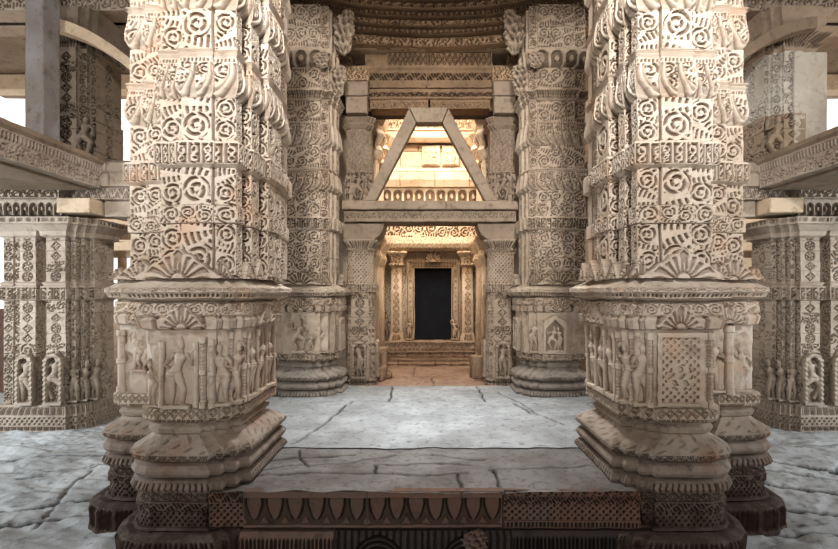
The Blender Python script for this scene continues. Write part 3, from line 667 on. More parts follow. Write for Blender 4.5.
for i, (a, b) in enumerate(((-1.40, -.47), (-.465, .545))):
    strip('lotus_panel', a, b, 3.48, -.29, -.004, [(0, -.03), (.06, 0), (1, 0)], lambda U, V, W, H, k: p_lotus(U, V, W, H, k), .035, M['fascia'], plat, lip=.06, key=i)
strip('lattice_fascia', -1.66, -1.41, 3.50, -.275, -.10, [(0, 0), (1, 0)], p_lattice, .018, M['fascia'], plat)
strip('wave_fascia', -1.66, -1.41, 3.49, -.10, -.01, [(0, 0), (1, 0)], lambda U, V, W, H, k: p_wave(U, V, W, H, k, .11), .02, M['fascia'], plat)
strip('lattice_fascia', .555, 1.58, 3.485, -.225, -.10, [(0, -.01), (1, -.01)], p_lattice, .018, M['fascia'], plat)
strip('wave_fascia', .555, 1.58, 3.48, -.10, -.045, [(0, 0), (1, 0)], lambda U, V, W, H, k: p_wave(U, V, W, H, k, .11), .02, M['fascia'], plat)
strip('upper_fillet', .555, 1.58, 3.49, -.045, 0, [(0, 0), (1, 0)], p_fine, .012, M['fascia'], plat)
strip('lower_fillet', .555, 1.58, 3.48, -.29, -.225, [(0, -.02), (.3, 0), (1, 0)], p_teeth, .014, M['fascia'], plat)
strip('toothed_course', -1.42, -.72, 3.44, FLOOR, -.305, [(0, 0), (.8, 0), (1, -.04)], p_teeth, .02, M['fascia'], plat, lip=.12)
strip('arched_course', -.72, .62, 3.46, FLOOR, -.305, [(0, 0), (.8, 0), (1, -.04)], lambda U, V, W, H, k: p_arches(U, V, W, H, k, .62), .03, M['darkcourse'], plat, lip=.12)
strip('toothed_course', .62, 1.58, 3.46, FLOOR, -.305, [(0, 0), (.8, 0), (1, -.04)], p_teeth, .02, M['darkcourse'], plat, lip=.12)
leaf_bracket((.33, 3.44, -.36), (.09, .05, .09), M['fascia'], plat, 0, name='broken_boss')

# ------------------------------------------------------------------ ground floors
JL = [(-9, 5.9, -2.2, 6.35, .004), (-9, 4.7, -2.5, 5.5, .006), (-4.6, 4.0, -2.6, 4.75, .012), (-7, 3.0, -3.0, 4.2, .008), (-6, 5.4, -3.5, 5.9, .010), (-3.4, 4.0, -3.8, 5.2, .003), (-5.4, 4.6, -5.7, 5.8, .003), (-4.4, 5.0, -3.4, 5.5, .008)]
JR = [(2.2, 6.2, 9, 6.0, .004), (3.2, 5.9, 5.8, 4.75, .018), (3.0, 5.1, 4.6, 4.3, .014), (3.2, 4.3, 3.9, 4.2, .012), (3.9, 4.2, 6.5, 4.6, .008), (2.8, 3.9, 4.4, 3.75, .010), (3.5, 5.4, 4.5, 5.0, .006), (4.6, 5.3, 5.6, 6.1, .006), (5.0, 5.0, 7.5, 5.4, .008)]
struct(flag_floor('floor', -9.5, -1.7, -2, 9.2, FLOOR, M['aisleflag'], JL, [], None, .022, .016), 'worn blue-grey flagstone floor left of the platform')
o = flag_floor('floor', 1.7, 9.5, -2, 9.2, FLOOR, M['aisleflag'], JR, [], None, .022, .016); struct(o, 'worn blue-grey flagstone floor with wide cracks right of the platform')
o = flag_floor('floor', -1.7, 1.7, -2, 3.6, FLOOR, M['flag'], [(-1.7, 1, 1.7, 1.1, .004), (0, -2, 0, 1, .004), (-1.7, 2.4, 1.7, 2.3, .004)], [], None, .06, .01); struct(o)
o = flag_floor('floor', -1.35, 1.35, 7.36, 10.35, -.03, M['vfloor'], [(-1, 8.3, 1, 8.4, .004), (0, 7.4, .1, 8.3, .004), (-.3, 8.4, -.3, 9.4, .004)], [], None, .03, .014); struct(o, 'ochre stone floor of the vestibule before the door')

# ------------------------------------------------------------------ slender pillars that carry the cross beam
def oct_plan(r, s=.0):
    c = r * .62; q = r * .82
    return [(-r, -c), (-q, -c), (-q, -q), (-c, -q), (-c, -r), (c, -r), (c, -q), (q, -q), (q, -c), (r, -c), (r, c), (q, c), (q, q), (c, q), (c, r), (-c, r), (-c, q), (-q, q), (-q, c), (-r, c)]
BY = 7.74
for side, cx in ((-1, -1.14), (1, 1.17)):
    par = thing('slender_pillar', 'slender stepped pillar under the %s end of the cross beam' % ('left' if side < 0 else 'right'), 'pillar', (cx, BY, -.05), 'slender pillars carrying the cross beam')
    P = np.array(oct_plan(.225)) + [cx, BY]; du = .013
    m = M['far']
    ring('foot', P, -.06, .10, [(0, .06), (.4, .05), (.5, .02), (.75, .05), (1, .0)], p_teeth, .02, m, par, du)
    ring('lower_shaft', P, .10, .78, [(0, .02), (1, .0)], p_panels, .02, m, par, du)
    ring('middle_shaft', P, .78, 1.48, [(0, .0), (1, 0)], p_panels, .025, m, par, du, key=3)
    ring('band', P, 1.48, 1.63, [(0, 0), (.1, .04), (.9, .045), (1, 0)], p_frieze, .02, m, par, du, lip=.05)
    ring('upper_shaft', P, 1.63, 2.14, [(0, -.02), (.9, -.02), (1, 0)], p_grime_lattice, .012, m, par, du)
    ring('capital', P, 2.14, 2.34, [(0, -.02), (.2, .03), (.35, 0), (.75, .05), (1, .07)], p_teeth, .02, m, par, du, lip=.05)
    for (xx, yy, u, n) in ((0, -.235, FR, NF), (-side * .235, 0, (0, -side, 0), (-side, 0, 0))):
        figure((cx + xx, BY + yy, .10), u, n, .62, 1 + (side > 0), m, par, res=.011, w=.24, niche=True)
    # bracket capital: a rounded block reaching under the beam
    pr = [(-.25, 2.345), (-.34, 2.42), (-.39, 2.52), (-.40, 2.60), (.40, 2.60), (.39, 2.52), (.34, 2.42), (.25, 2.345)]
    V = [(cx + a, BY + d, z) for d in (-.25, .25) for a, z in pr]; n = len(pr)
    Fq = [(i, (i + 1) % n, n + (i + 1) % n, n + i) for i in range(n)]
    Fq += [(0, 7, 6, 1), (1, 6, 5, 2), (2, 5, 4, 3), (8, 9, 14, 15), (9, 10, 13, 14), (10, 11, 12, 13)]
    mk('bracket_capital', V, Fq, M['beam'], par)
beam = thing('cross_beam', 'long horizontal stone beam spanning the slender pillars below the triangular struts', 'beam', (0, BY, 2.61))
def slab_box(*a, **k): return box(*a, **k)
box('beam_body', -1.37, 1.37, BY - .34, BY + .2, 2.61, 2.79, M['beam'], beam, du=.05, pat=lambda U, V, W, H, k: p_fine(U, V, W, H, k) * .6 * ((V > .05) & (V < .14)), depth=.02)
box('top_fillet', -1.39, .25, BY - .42, BY + .25, 2.795, 2.93, M['beam'], beam, du=.05)
box('top_fillet', .255, 1.39, BY - .42, BY + .25, 2.795, 2.925, M['beam'], beam, du=.05)
def prism_xz(name, pts, y0, y1, mat, parent=None):
    n = len(pts); k = 7
    # subdivided along the long edges for wear
    V = []; 
    for t in np.linspace(0, 1, 3):
        for (x, z) in pts: V.append((x, y0 + (y1 - y0) * t, z))
    Fq = []
    for r in range(2):
        for i in range(n): Fq.append((r * n + i, r * n + (i + 1) % n, (r + 1) * n + (i + 1) % n, (r + 1) * n + i))
    Fq.append(tuple(range(n))[::-1] if False else (0, 3, 2, 1)); Fq.append((2 * n, 2 * n + 1, 2 * n + 2, 2 * n + 3))
    o = mk(name, V, Fq, mat, parent)
    md = o.modifiers.new('bevel', 'BEVEL'); md.width = .012; md.segments = 2
    return o
YS = BY - .40
def px(x, y, Y): return ((x - VX) * Y / F, EYE - (y - VY) * Y / F)
z0s = 2.932
def at(x, y): return px(x, y, YS)
a = at(364.5, 203)[0]; b = at(375.5, 203)[0]; t0 = at(409, 108); t1 = at(416, 122.5)
o = prism_xz('stone_strut', [(a, z0s), (b, z0s), t1, t0], YS, YS + .18, M['beam']); tag(o, 'slanting stone strut rising from the left end of the cross beam', 'strut', 'struts of the triangular brace')
a = at(485.5, 203)[0]; b = at(497, 203)[0]; t2 = at(448.5, 108); t3 = at(442.5, 122.5)
o = prism_xz('stone_strut', [(a, z0s), (b, z0s), t2, t3], YS, YS + .18, M['beam']); tag(o, 'slanting stone strut rising from the right end of the cross beam', 'strut', 'struts of the triangular brace')
o = prism_xz('cap_stone', [(t1[0] + .006, t1[1]), (t3[0] - .006, t3[1]), (t2[0] - .006, t2[1] + .004), (t0[0] + .006, t0[1] + .004)], YS - .02, YS + .20, M['beam']); tag(o, 'short stone block wedged between the tops of the two slanting struts', 'stone block')
for side, cx in ((-1, -1.17), (1, 1.19)):
    par = thing('upper_pillar', 'short carved pillar standing on the %s end of the cross beam' % ('left' if side < 0 else 'right'), 'pillar', (cx, BY + .02, 2.93), 'short pillars on the cross beam')
    P = np.array(oct_plan(.215)) + [cx, BY + .04]; m = M['beam']
    ring('shaft', P, 2.93, 3.45, [(0, .01), (1, 0)], p_panels, .03, m, par, .013)
    ring('shaft', P, 3.45, 4.15, [(0, -.01), (1, -.01)], p_fine, .006, m, par, .016)
    ring('capital', P, 4.15, 4.33, [(0, 0), (.3, .05), (.5, .02), (.9, .07), (1, .06)], None, 0, m, par, .02, lip=.2)
    figure((cx, BY - .185, 2.95), FR, NF, .5, 3, m, par, res=.011, w=.26)
    for k, (a, b) in enumerate(((4.335, 4.60), (4.605, 4.83), (4.835, 5.05))):
        box('corbel_block', cx - .17 - .012 * k, cx + .17 + .012 * k, BY - .36 - .02 * k, BY - .21, a, b, m if k < 2 else M['dome'], par, du=.04, pat=p_fine if k == 2 else None)

# ------------------------------------------------------------------ lintels below the dome
G = 'stacked lintel courses below the dome'
def lintel(x0, x1, y, z0, z1, lab, pat=None, prof=None, key=0, mat='lintel', depth=.025):
    o = thing('stone_lintel', lab, 'lintel', ((x0 + x1) / 2, y + .2, z0), G)
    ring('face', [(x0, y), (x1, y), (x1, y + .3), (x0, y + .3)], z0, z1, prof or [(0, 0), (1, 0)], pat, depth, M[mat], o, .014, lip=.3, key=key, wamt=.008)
    return o
LY = 7.66
lintel(-.99, -.03, LY + .02, 4.52, 4.83, 'brown lintel stone above the struts, left of the crack', p_none if False else (lambda U, V, W, H, k: p_fine(U, V, W, H, k) * .5 * (V < H * .35) + p_wave(U, V - H * .6, W, H * .25, k) * ((V > .6 * H) & (V < .85 * H))), [(0, .0), (.45, .0), (.5, .03), (1, .04)])
lintel(.005, .99, LY + .02, 4.52, 4.83, 'brown lintel stone above the struts, right of the crack', lambda U, V, W, H, k: p_fine(U, V, W, H, k) * .5 * (V < H * .35) + p_wave(U, V - H * .6, W, H * .25, k) * ((V > .6 * H) & (V < .85 * H)), [(0, .0), (.45, .0), (.5, .03), (1, .04)])
lintel(-1.6, -.07, LY - .05, 4.835, 5.175, 'brown carved lintel stone, middle course, left of the crack', lambda U, V, W, H, k: p_wave(U, V - H * .3, W, H * .4, k, .2) * ((V > .3 * H) & (V < .7 * H)), [(0, .0), (.2, .02), (.8, .02), (.9, .05), (1, .05)])
lintel(-.045, 1.6, LY - .05, 4.835, 5.175, 'brown carved lintel stone, middle course, right of the crack', lambda U, V, W, H, k: p_wave(U, V - H * .3, W, H * .4, k, .2) * ((V > .3 * H) & (V < .7 * H)), [(0, .0), (.2, .02), (.8, .02), (.9, .05), (1, .05)])
lintel(-.70, -.02, LY - .08, 5.18, 5.39, 'narrow lozenge-carved lintel stone left of the crack, just below the ring', p_lozenge)
lintel(.0, 1.02, LY - .08, 5.18, 5.39, 'narrow lozenge-carved lintel stone right of the crack, just below the ring', p_lozenge)
lintel(-1.07, -.705, LY - .02, 5.18, 5.39, 'plain recessed lintel stone beside the left square hole')
lintel(-1.7, -1.29, LY - .08, 5.18, 5.39, 'lintel stone end between the left square hole and the pier', p_fine)
lintel(1.27, 1.7, LY - .08, 5.18, 5.39, 'lintel stone end between the right square hole and the pier', p_fine)
o = box('wall_shade_backing', -1.75, 1.75, LY + .36, LY + .6, 4.55, 5.8, M['darkcourse'], None, du=.1); struct(o)  # near-black backing; its colour makes the gaps between lintels read as shade
o = box('ceiling_soffit', -1.9, 1.9, LY - .20, LY + .35, 5.40, 5.56, M['gold'], None, du=.05); struct(o)

# ------------------------------------------------------------------ dome rings
dc = (0, 5.45); th = np.linspace(0, 2 * np.pi, 121)[:-1]
def ell(a, b): return np.stack([dc[0] + a * np.cos(-th), dc[1] + b * np.sin(-th)], 1)
rings = [(3.40, 1.96, 5.40, 5.56, p_fine, 'lowest'), (3.36, 1.92, 5.585, 5.66, lambda U, V, W, H, k: p_arcade(U, V, W, H, k, .06), 'second'), (3.28, 1.86, 5.675, 5.77, p_fine, 'third'),
         (3.20, 1.80, 5.79, 5.86, lambda U, V, W, H, k: p_arcade(U, V, W, H, k, .065), 'fourth'), (3.12, 1.74, 5.875, 5.97, p_wave, 'fifth'), (3.0, 1.66, 5.99, 6.2, lambda U, V, W, H, k: p_arcade(U, V, W, H, k, .085), 'sixth'), (2.5, 1.3, 6.22, 6.7, p_fine, 'seventh'), (1.9, .9, 6.72, 7.5, p_fine, 'topmost')]
ordw = {'lowest': 'lowest carved stone ring of the dome, over the lintels', 'second': 'second ring up of the dome, edged with small scallops', 'third': 'third ring up of the dome, plain band above the first scallops',
        'fourth': 'fourth ring up of the dome, second row of scallops', 'fifth': 'fifth ring up of the dome, carved with a wavy vine', 'sixth': 'sixth ring up of the dome', 'seventh': 'seventh ring up of the dome', 'topmost': 'topmost ring closing the dome'}
for (a, b, z0, z1, pt, w) in rings:
    P = ell(a, b)
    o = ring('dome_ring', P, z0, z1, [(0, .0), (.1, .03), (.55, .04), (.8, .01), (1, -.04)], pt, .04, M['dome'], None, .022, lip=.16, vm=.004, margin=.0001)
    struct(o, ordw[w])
cap = ell(2.0, 1.0); V = [(x, y, 7.5) for x, y in cap] + [(0, dc[1], 7.6)]
o = mk('ceiling_cap', V, [(i, (i + 1) % 120, 120) for i in range(120)], M['dome']); struct(o)
# ceiling around the dome
ell3 = ell(3.42, 1.98); rect = []
for x, y in ell3:
    dx, dy = x - dc[0], y - dc[1]; s = min(9.5 / abs(dx) if abs(dx) > 1e-6 else 1e9, (5.0 if dy > 0 else 7.4) / abs(dy) if abs(dy) > 1e-6 else 1e9); rect.append((dc[0] + dx * s, dc[1] + dy * s))
V = [(x, y, 5.82) for x, y in ell3] + [(x, y, 5.82) for x, y in rect] + [(x, y, 7.7) for x, y in ell3]
Fq = [(i, 120 + i, 120 + (i + 1) % 120, (i + 1) % 120) for i in range(120)] + [(i, (i + 1) % 120, 240 + (i + 1) % 120, 240 + i) for i in range(120)]
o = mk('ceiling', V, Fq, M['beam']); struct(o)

# ------------------------------------------------------------------ vestibule and sanctum door
WY = 10.3
def wstrip(name, x0, x1, y, z0, z1, pat, depth, prof=None, mat='gold', du=.016, key=0):
    o = ring(name, [(x0, y), (x1, y)], z0, z1, prof or [(0, 0), (1, 0)], pat, depth, M[mat], None, du, closed=False, lip=.08, key=key); return struct(o)
sill = EYE - (339 - VY) * WY / F; dtop = EYE - (268 - VY) * WY / F
dx0 = (414.5 - VX) * WY / F; dx1 = (451.5 - VX) * WY / F
wstrip('wall_back_1', -1.35, dx0, WY, sill - .02, dtop, p_fine, .01)
wstrip('wall_back_2', dx1, 1.35, WY, sill - .02, dtop, p_fine, .01)
wstrip('wall_back_3', -1.35, 1.35, WY, dtop, 2.42, lambda U, V, W, H, k: p_panels(U, V, W, H, k) * 0 + p_fine(U, V, W, H, k) * .4, .012)
par = thing('door_surround', 'layered stone frame around the dark doorway of the shrine', 'door frame', ((dx0 + dx1) / 2, WY - .05, sill))
for k in range(3):
    wj = .055; off = k * .06; dpt = .04 + .035 * k
    for s_, xx in ((-1, dx0), (1, dx1)):
        x_ = xx + s_ * (off + wj / 2); box('jamb', x_ - wj / 2, x_ + wj / 2, WY - dpt, WY + .05, sill, dtop + off, M['gold'], par, du=.03, pat=p_panels if k == 1 else p_teeth, depth=.01)
    box('head_moulding', dx0 - off - wj, dx1 + off + wj, WY - dpt, WY + .05, dtop + off, dtop + off + wj, M['gold'], par, du=.03, pat=p_teeth, depth=.01)
fan('keystone_panel', ((dx0 + dx1) / 2, WY - .14, dtop + .13), FR, NF, .34, .28, M['gold'], par, .012, .06, False)
o = box('door_1', dx0 - .01, dx1 + .01, WY + .10, WY + .16, sill - .02, dtop + .02, M['void'], None, du=.1); struct(o, 'dark blue-black doorway of the shrine')
for (xa, xb, za, zb) in ((-1.5, dx0 - .01, -.6, 5.7), (dx1 + .01, 1.5, -.6, 5.7), (dx0 - .01, dx1 + .01, dtop, 5.7), (dx0 - .01, dx1 + .01, -.6, sill)):
    struct(box('wall_back', xa, xb, WY + .17, WY + .4, za, zb, M['gold'], None, du=.3))
# base mouldings under the door
zf = -.03
for (z0, z1, y, p, lab) in ((zf, .10, 9.62, p_courses, 'lowest step'), (.10, .24, 9.78, p_teeth, ''), (.24, sill - .02, 9.88, p_lozenge, '')):
    o = ring('trim_1', [(-1.3, y), (1.3, y), (1.3, WY), (-1.3, WY)], z0, z1 - .004, [(0, .02), (.3, .04), (.6, .0), (1, .02)], p, .02, M['gold'], None, .016, lip=.5, wamt=.015); struct(o)
for i, xx in enumerate((397, 466)):
    cx = (xx - VX) * WY / F + .01
    par = thing('door_pilaster', 'round-capped stone pilaster %s of the shrine doorway' % ('left' if i == 0 else 'right'), 'pilaster', (cx, WY - .15, sill - .02), 'pilasters flanking the shrine doorway')
    P = np.array(oct_plan(.12)) + [cx, WY - .27]
    ring('base', P, sill - .02, sill + .16, [(0, .05), (.5, .03), (1, 0)], p_teeth, .015, M['gold'], par, .013)
    ring('shaft', P, sill + .16, 2.02, [(0, 0), (1, -.01)], p_panels, .02, M['gold'], par, .013, key=4)
    ring('capital', P, 2.02, 2.36, [(0, 0), (.15, .05), (.3, .01), (.6, .03), (.9, .12), (1, .10)], p_fine, .02, M['gold'], par, .013, lip=.1)
    for k, dxx in enumerate((-.27, .27)):
        s2 = dxx * (1 if i == 0 else -1)
        if s2 < 0: figure((cx + dxx, WY - .03, sill), FR, NF, .58, k, M['gold'], par, res=.013, w=.22)
        else: figure((cx + dxx * 1.0, WY - .13, sill), FR, NF, .46, k + 1, M['gold'], par, res=.013, w=.19)
for k in range(3):   # worn figures beside the jambs
    pass
o = ring('trim_2', [(-1.02, WY - .36), (1.10, WY - .36), (1.10, WY), (-1.02, WY)], 2.37, 2.66, [(0, 0), (.2, .10), (.5, .14), (.8, .10), (1, 0)], p_fine, .006, M['gold'], None, .016, lip=.2); struct(o)
wstrip('trim_3', -1.1, 1.15, WY - .10, 2.66, 3.02, lambda U, V, W, H, k: p_scroll(U, V, W, H, k, .25), .05)
wstrip('trim_4', -1.3, 1.3, WY - .05, 3.02, 3.46, p_courses, .02)
wstrip('trim_5', -1.3, 1.3, WY - .16, 3.46, 3.76, lambda U, V, W, H, k: p_arcade(U, V, W, H, k, .24), .07)
wstrip('trim_6', -1.3, 1.3, WY - .28, 3.76, 4.24, p_courses, .01, [(0, 0), (.3, .06), (.35, .0), (.7, -.02), (1, -.2)])
wstrip('wall_back_4', -1.3, 1.3, WY - .10, 4.24, 4.72, p_courses, .015)
wstrip('trim_7', -1.3, 1.3, WY - .3, 4.72, 4.95, None, 0, [(0, 0), (.3, .08), (.7, .12), (1, .0)])
wstrip('trim_8', -1.3, 1.3, WY - .38, 4.95, 5.22, p_wave, .02, [(0, 0), (.3, .02), (.5, .08), (1, .1)])
wstrip('trim_9', -1.3, 1.3, WY - .5, 5.22, 5.66, p_fine, .02)
for x0, x1, ps in ((422, 440, 0), (442, 459, 1)):
    a = px(x0, 168, WY - .2)[0]; b = px(x1, 168, WY - .2)[0]
    par = thing('relief_panel', ('carved panel of tangled figures above the shrine door, the %s of two' % ('left' if ps == 0 else 'right')), 'relief panel', ((a + b) / 2, WY - .15, 4.25), 'pair of relief panels high over the shrine door')
    box('slab', a, b, WY - .18, WY - .08, 4.25, 4.68, M['gold'], par, du=.03)
    for q in (-.09, .07): figure(((a + b) / 2 + q, WY - .18, 4.27), FR, NF, .38, ps + (q > 0) * 2 + 1, M['gold'], par, res=.011, w=.2)
# side walls of the vestibule with pilasters
for side in (-1, 1):
    w = ring('wall_%s' % ('left' if side < 0 else 'right'), [(side * 1.29, 10.3), (side * 1.29, 8.9)] if side > 0 else [(side * 1.29, 8.9), (side * 1.29, 10.3)], -.05, 5.66, [(0, 0), (1, 0)], p_courses, .015, M['gold'], None, .02, closed=False, lip=.02)
    struct(w)
    for k, yy in enumerate((8.55, 9.45)):
        cx = side * 1.10
        par = thing('vestibule_pillar', '%s pillar along the %s side of the vestibule' % ('front' if k == 0 else 'rear', 'left' if side < 0 else 'right'), 'pillar', (cx, yy, -.03), 'pillars lining the vestibule')
        P = np.array(oct_plan(.17)) + [cx, yy]
        ring('foot', P, -.04, .3, [(0, .05), (.4, .04), (.6, .01), (1, 0)], p_teeth, .02, M['gold'], par, .018)
        ring('shaft', P, .3, 2.0, [(0, 0), (1, -.01)], p_panels, .025, M['gold'], par, .016, key=2)
        ring('capital', P, 2.0, 2.5, [(0, 0), (.3, .05), (.5, .02), (.9, .12), (1, .12)], p_teeth, .02, M['gold'], par, .018, lip=.1)
        ring('upper_shaft', P, 2.5, 3.9, [(0, -.02), (1, -.02)], p_panels, .02, M['gold'], par, .018, key=6)
        ring('upper_capital', P, 3.9, 4.6, [(0, 0), (.2, .08), (.35, .02), (.6, .12), (.75, .06), (1, .16)], p_teeth, .02, M['gold'], par, .018, lip=.1)
    o = box('ceiling_beam', side * 1.2 - .2, side * 1.2 + .2, 7.95, 10.3, 4.6, 4.9, M['gold'], None, du=.1); struct(o)
o = box('ceiling_vestibule', -1.6, 1.6, 8.4, 10.4, 5.66, 5.8, M['gold'], None, du=.2); struct(o)
# fallen stones on the vestibule floor
def rock(name, cx, cy, z0, w, d, h, mat, lab, seed):
    o = box(name, -w / 2, w / 2, -d / 2, d / 2, 0, h, mat, None, du=.025, wamt=0, bev=.02)
    me = o.data; n = len(me.vertices); co = np.zeros(n * 3, np.float32); me.vertices.foreach_get('co', co); co = co.reshape(-1, 3)
    D = np.stack([vnoise(co * 5 + seed, 1), vnoise(co * 5 + seed, 2), vnoise(co * 5 + seed, 3) * .5], 1) * .03 + np.stack([vnoise(co * 17 + seed, 1), vnoise(co * 17 + seed, 2), vnoise(co * 17 + seed, 3)], 1) * .01
    D[:, 2] *= (co[:, 2] > .02); co = co + D
    me.vertices.foreach_set('co', co.ravel()); me.update(); o.location = (cx, cy, z0); o.rotation_euler = (0, 0, seed)
    return tag(o, lab, 'stone', 'fallen stones in the vestibule')
rock('fallen_stone', .84, 8.15, -.02, .22, .2, .40, M['gold'], 'upright broken stone stub at the right side of the vestibule floor', .2)
rock('fallen_stone', -.93, 8.0, -.02, .30, .3, .24, M['gold'], 'large fallen block at the left side of the vestibule, lowest of its heap', -.2)
rock('fallen_stone', -.98, 8.02, .225, .25, .25, .17, M['fascia'], 'reddish block lying on top of the large fallen block', .15)
rock('fallen_stone', -.78, 8.2, -.02, .16, .15, .10, M['gold'], 'small stone in front of the large fallen block', .5)
rock('fallen_stone', -.95, 8.5, -.02, .3, .2, .5, M['gold'], 'tall fallen block behind the heap at the left of the vestibule', .1)

# ------------------------------------------------------------------ aisle pillars, balconies and walls, both sides
SP = [(-.60, -.20), (-.60, -.40), (-.46, -.40), (-.46, -.38), (-.32, -.38), (-.32, -.45), (-.09, -.45), (-.09, -.27), (.07, -.27), (.07, -.45), (.35, -.45), (.35, -.30), (.38, -.30), (.38, -.38), (.44, -.38), (.44, -.24), (.47, -.24), (.47, -.31), (.51, -.31), (.51, -.16), (.54, -.16), (.54, -.22), (.60, -.22)]
SPB = [(-.68, -.2), (-.68, -.52), (.40, -.52), (.40, -.44), (.50, -.44), (.50, -.36), (.58, -.36), (.58, -.26), (.64, -.26)]
for side in (-1, 1):
    nm = 'left' if side < 0 else 'right'
    cx = side * 5.72 + (.04 if side < 0 else .05); cy = 7.25; du = .013
    par = thing('aisle_pillar', 'wide stepped pillar in the %s aisle with niched dancers at its foot' % nm, 'pillar', (cx, cy, FLOOR), 'aisle pillars under the balconies')
    P = place(mirror_plan(SP), cx, cy, side); PB = place(mirror_plan(SPB), cx, cy, side); m = M['aisle']
    ring('base', PB, FLOOR, -.44, [(0, .03), (1, .03)], p_teeth, .02, m, par, du, lip=.06)
    ring('base', PB, -.44, -.32, [(0, .015), (1, .015)], p_grime_lattice, .02, m, par, du, lip=.06)
    ring('base', PB, -.32, -.16, [(0, .02), (.6, .0), (1, -.05)], p_teeth, .015, m, par, du, lip=.08)
    LS = ring('lower_shaft', P, -.17, 1.36, [(0, 0), (1, 0)], p_panels, .022, m, par, du)
    ring('band', P, 1.36, 1.64, [(0, .0), (.08, .05), (.75, .05), (.8, .02), (.95, .04), (1, 0)], lambda U, V, W, H, k: p_frieze(U, V, W, H * .78, k) * (V < H * .78), .03, m, par, du, lip=.06)
    ring('upper_shaft', P, 1.64, 2.28, [(0, 0), (1, 0)], p_panels, .024, m, par, du, key=3)
    ring('capital', P, 2.28, 2.58, [(0, .0), (.1, .05), (.3, .06), (.6, .16), (.62, .19), (.95, .20), (1, .1)], lambda U, V, W, H, k: p_teeth(U, V - .68 * H, W, .24 * H, k, .045) * .9 * (V > .68 * H), .02, m, par, du, lip=.3)
    # niches with dancers
    sg = -side
    for (lx, ly, w_) in ((-.205, -.46, .26), (.21, -.46, .28)):
        figure((cx + sg * lx, cy + ly, -.15), FR, NF, .78, 0 if lx < 0 else 3, m, LS, res=.011, w=w_, niche=True, flip=-side)
    for (lx, ly) in ((.425, -.375), (.52, -.30), (.61, -.21)):
        figure((cx + sg * lx, cy + ly, -.13), FR, NF, .62, 2 if lx < .5 else 1, m, LS, res=.011, w=.15, flip=side)
    # beam over the aisle pillar
    G2 = 'beams around the balconies'
    o = thing('valance_beam', 'carved beam with a scalloped lower edge resting on the %s aisle pillar' % nm, 'beam', (side * 7.0, 6.8, 2.58), G2)
    x0, x1 = sorted((side * 9.3, side * 5.32))
    ring('scalloped_face', [(x0, 6.72), (x1, 6.72), (x1, 7.2), (x0, 7.2)], 2.60, 2.83, [(0, -.02), (.25, .0), (.9, .03), (1, .02)], lambda U, V, W, H, k: p_arcade(U, V, W, H, k, .12), .05, m, o, .013, lip=.3)
    ring('carved_fillet', [(x0, 6.66), (x1, 6.66), (x1, 7.2), (x0, 7.2)], 2.835, 3.0, [(0, 0), (1, .02)], lambda U, V, W, H, k: p_wave(U, V, W, H, k, .11), .025, m, o, .013, lip=.3)
    x0, x1 = sorted((side * 5.31, side * 4.83))
    tag(box('beam_end', x0, x1, 6.60, 7.2, 2.62, 2.83, M['gold'], None, du=.06), 'plain ochre stone block end under the %s balcony corner' % nm, 'stone block', 'beam ends under the balconies')
    # beam from aisle pillar to far pier
    x0, x1 = sorted((side * 5.3, side * 2.30))
    o = thing('link_beam', 'long stone beam from the %s aisle pillar to the back pier' % nm, 'beam', (side * 3.7, 7.0, 2.60), G2)
    ring('lower_face', [(x0, 6.78), (x1, 6.78), (x1, 7.3), (x0, 7.3)], 2.84, 3.02, [(0, 0), (1, 0)], p_wave, .015, m, o, .016, lip=.2)
    ring('upper_face', [(x0, 6.72), (x1, 6.72), (x1, 7.3), (x0, 7.3)], 3.02, 3.38, [(0, 0), (.5, 0), (.6, .03), (1, .03)], lambda U, V, W, H, k: p_courses(U, V, W, H, k), .015, m, o, .016, lip=.3)
    box('lower_block', x0 + .5 if side < 0 else x0, x1 if side < 0 else x1 - .5, 6.85, 7.3, 2.60, 2.84, m, o, du=.08)
    # balcony
    X = side * 4.74
    bal = thing('balcony', 'projecting stone balcony with a carved parapet above the %s aisle' % nm, 'balcony', (side * 5.5, 3.3, 2.97), 'balconies above the aisles')
    pl = [(X, 6.65), (X, .2)] if side < 0 else [(X, .2), (X, 6.65)]
    pl = pl[::-1] if side < 0 else pl
    pl = [(X, .2), (X, 6.68)] if side < 0 else [(X, 6.68), (X, .2)]
    # hall-facing faces: left balcony faces +x
    ring('parapet_frieze', pl, 2.985, 3.17, [(0, 0), (1, 0)], p_scroll_small, .025, m, bal, .016, closed=False, lip=.15)
    ring('parapet_band', pl, 3.17, 3.30, [(0, 0), (.3, .03), (1, .035)], lambda U, V, W, H, k: p_teeth(U, V, W, H, k, .05), .02, m, bal, .016, closed=False, lip=.15)
    ring('coping', pl, 3.30, 3.40, [(0, .03), (.4, .06), (1, .05)], None, 0, M['beam'], bal, .05, closed=False, lip=.3)
    x0, x1 = sorted((side * 9.3, side * 4.9))
    box('floor_slab', x0, x1, .2, 6.68, 2.95, 3.10, M['beam'], bal, du=.12)
    # upper storey: post, pillar, arch beam
    x0, x1 = sorted((side * 5.08, side * 4.85))
    if side < 0:
        o = box('square_post', x0, x1, 5.83, 6.10, 3.37, 5.8, M['post'], None, du=.05); tag(o, 'tall plain square post standing on the left balcony parapet', 'post')
    P = place([(-.36, -.34), (-.15, -.34), (-.15, -.38), (.12, -.38), (.12, -.33), (.24, -.33), (.24, -.26), (.32, -.26), (.32, .3), (-.36, .3)], side * 5.2, 7.05, side)
    mu = M['darkbrown'] if side < 0 else M['far']
    up = thing('gallery_pillar', 'carved pillar with a curved capital on the %s upper gallery' % nm, 'pillar', (side * 5.2, 7.05, 3.38), 'pillars of the upper gallery')
    ring('shaft', P, 3.38, 4.05, [(0, .02), (1, .02)], p_panels, .04, mu, up, .014, key=1)
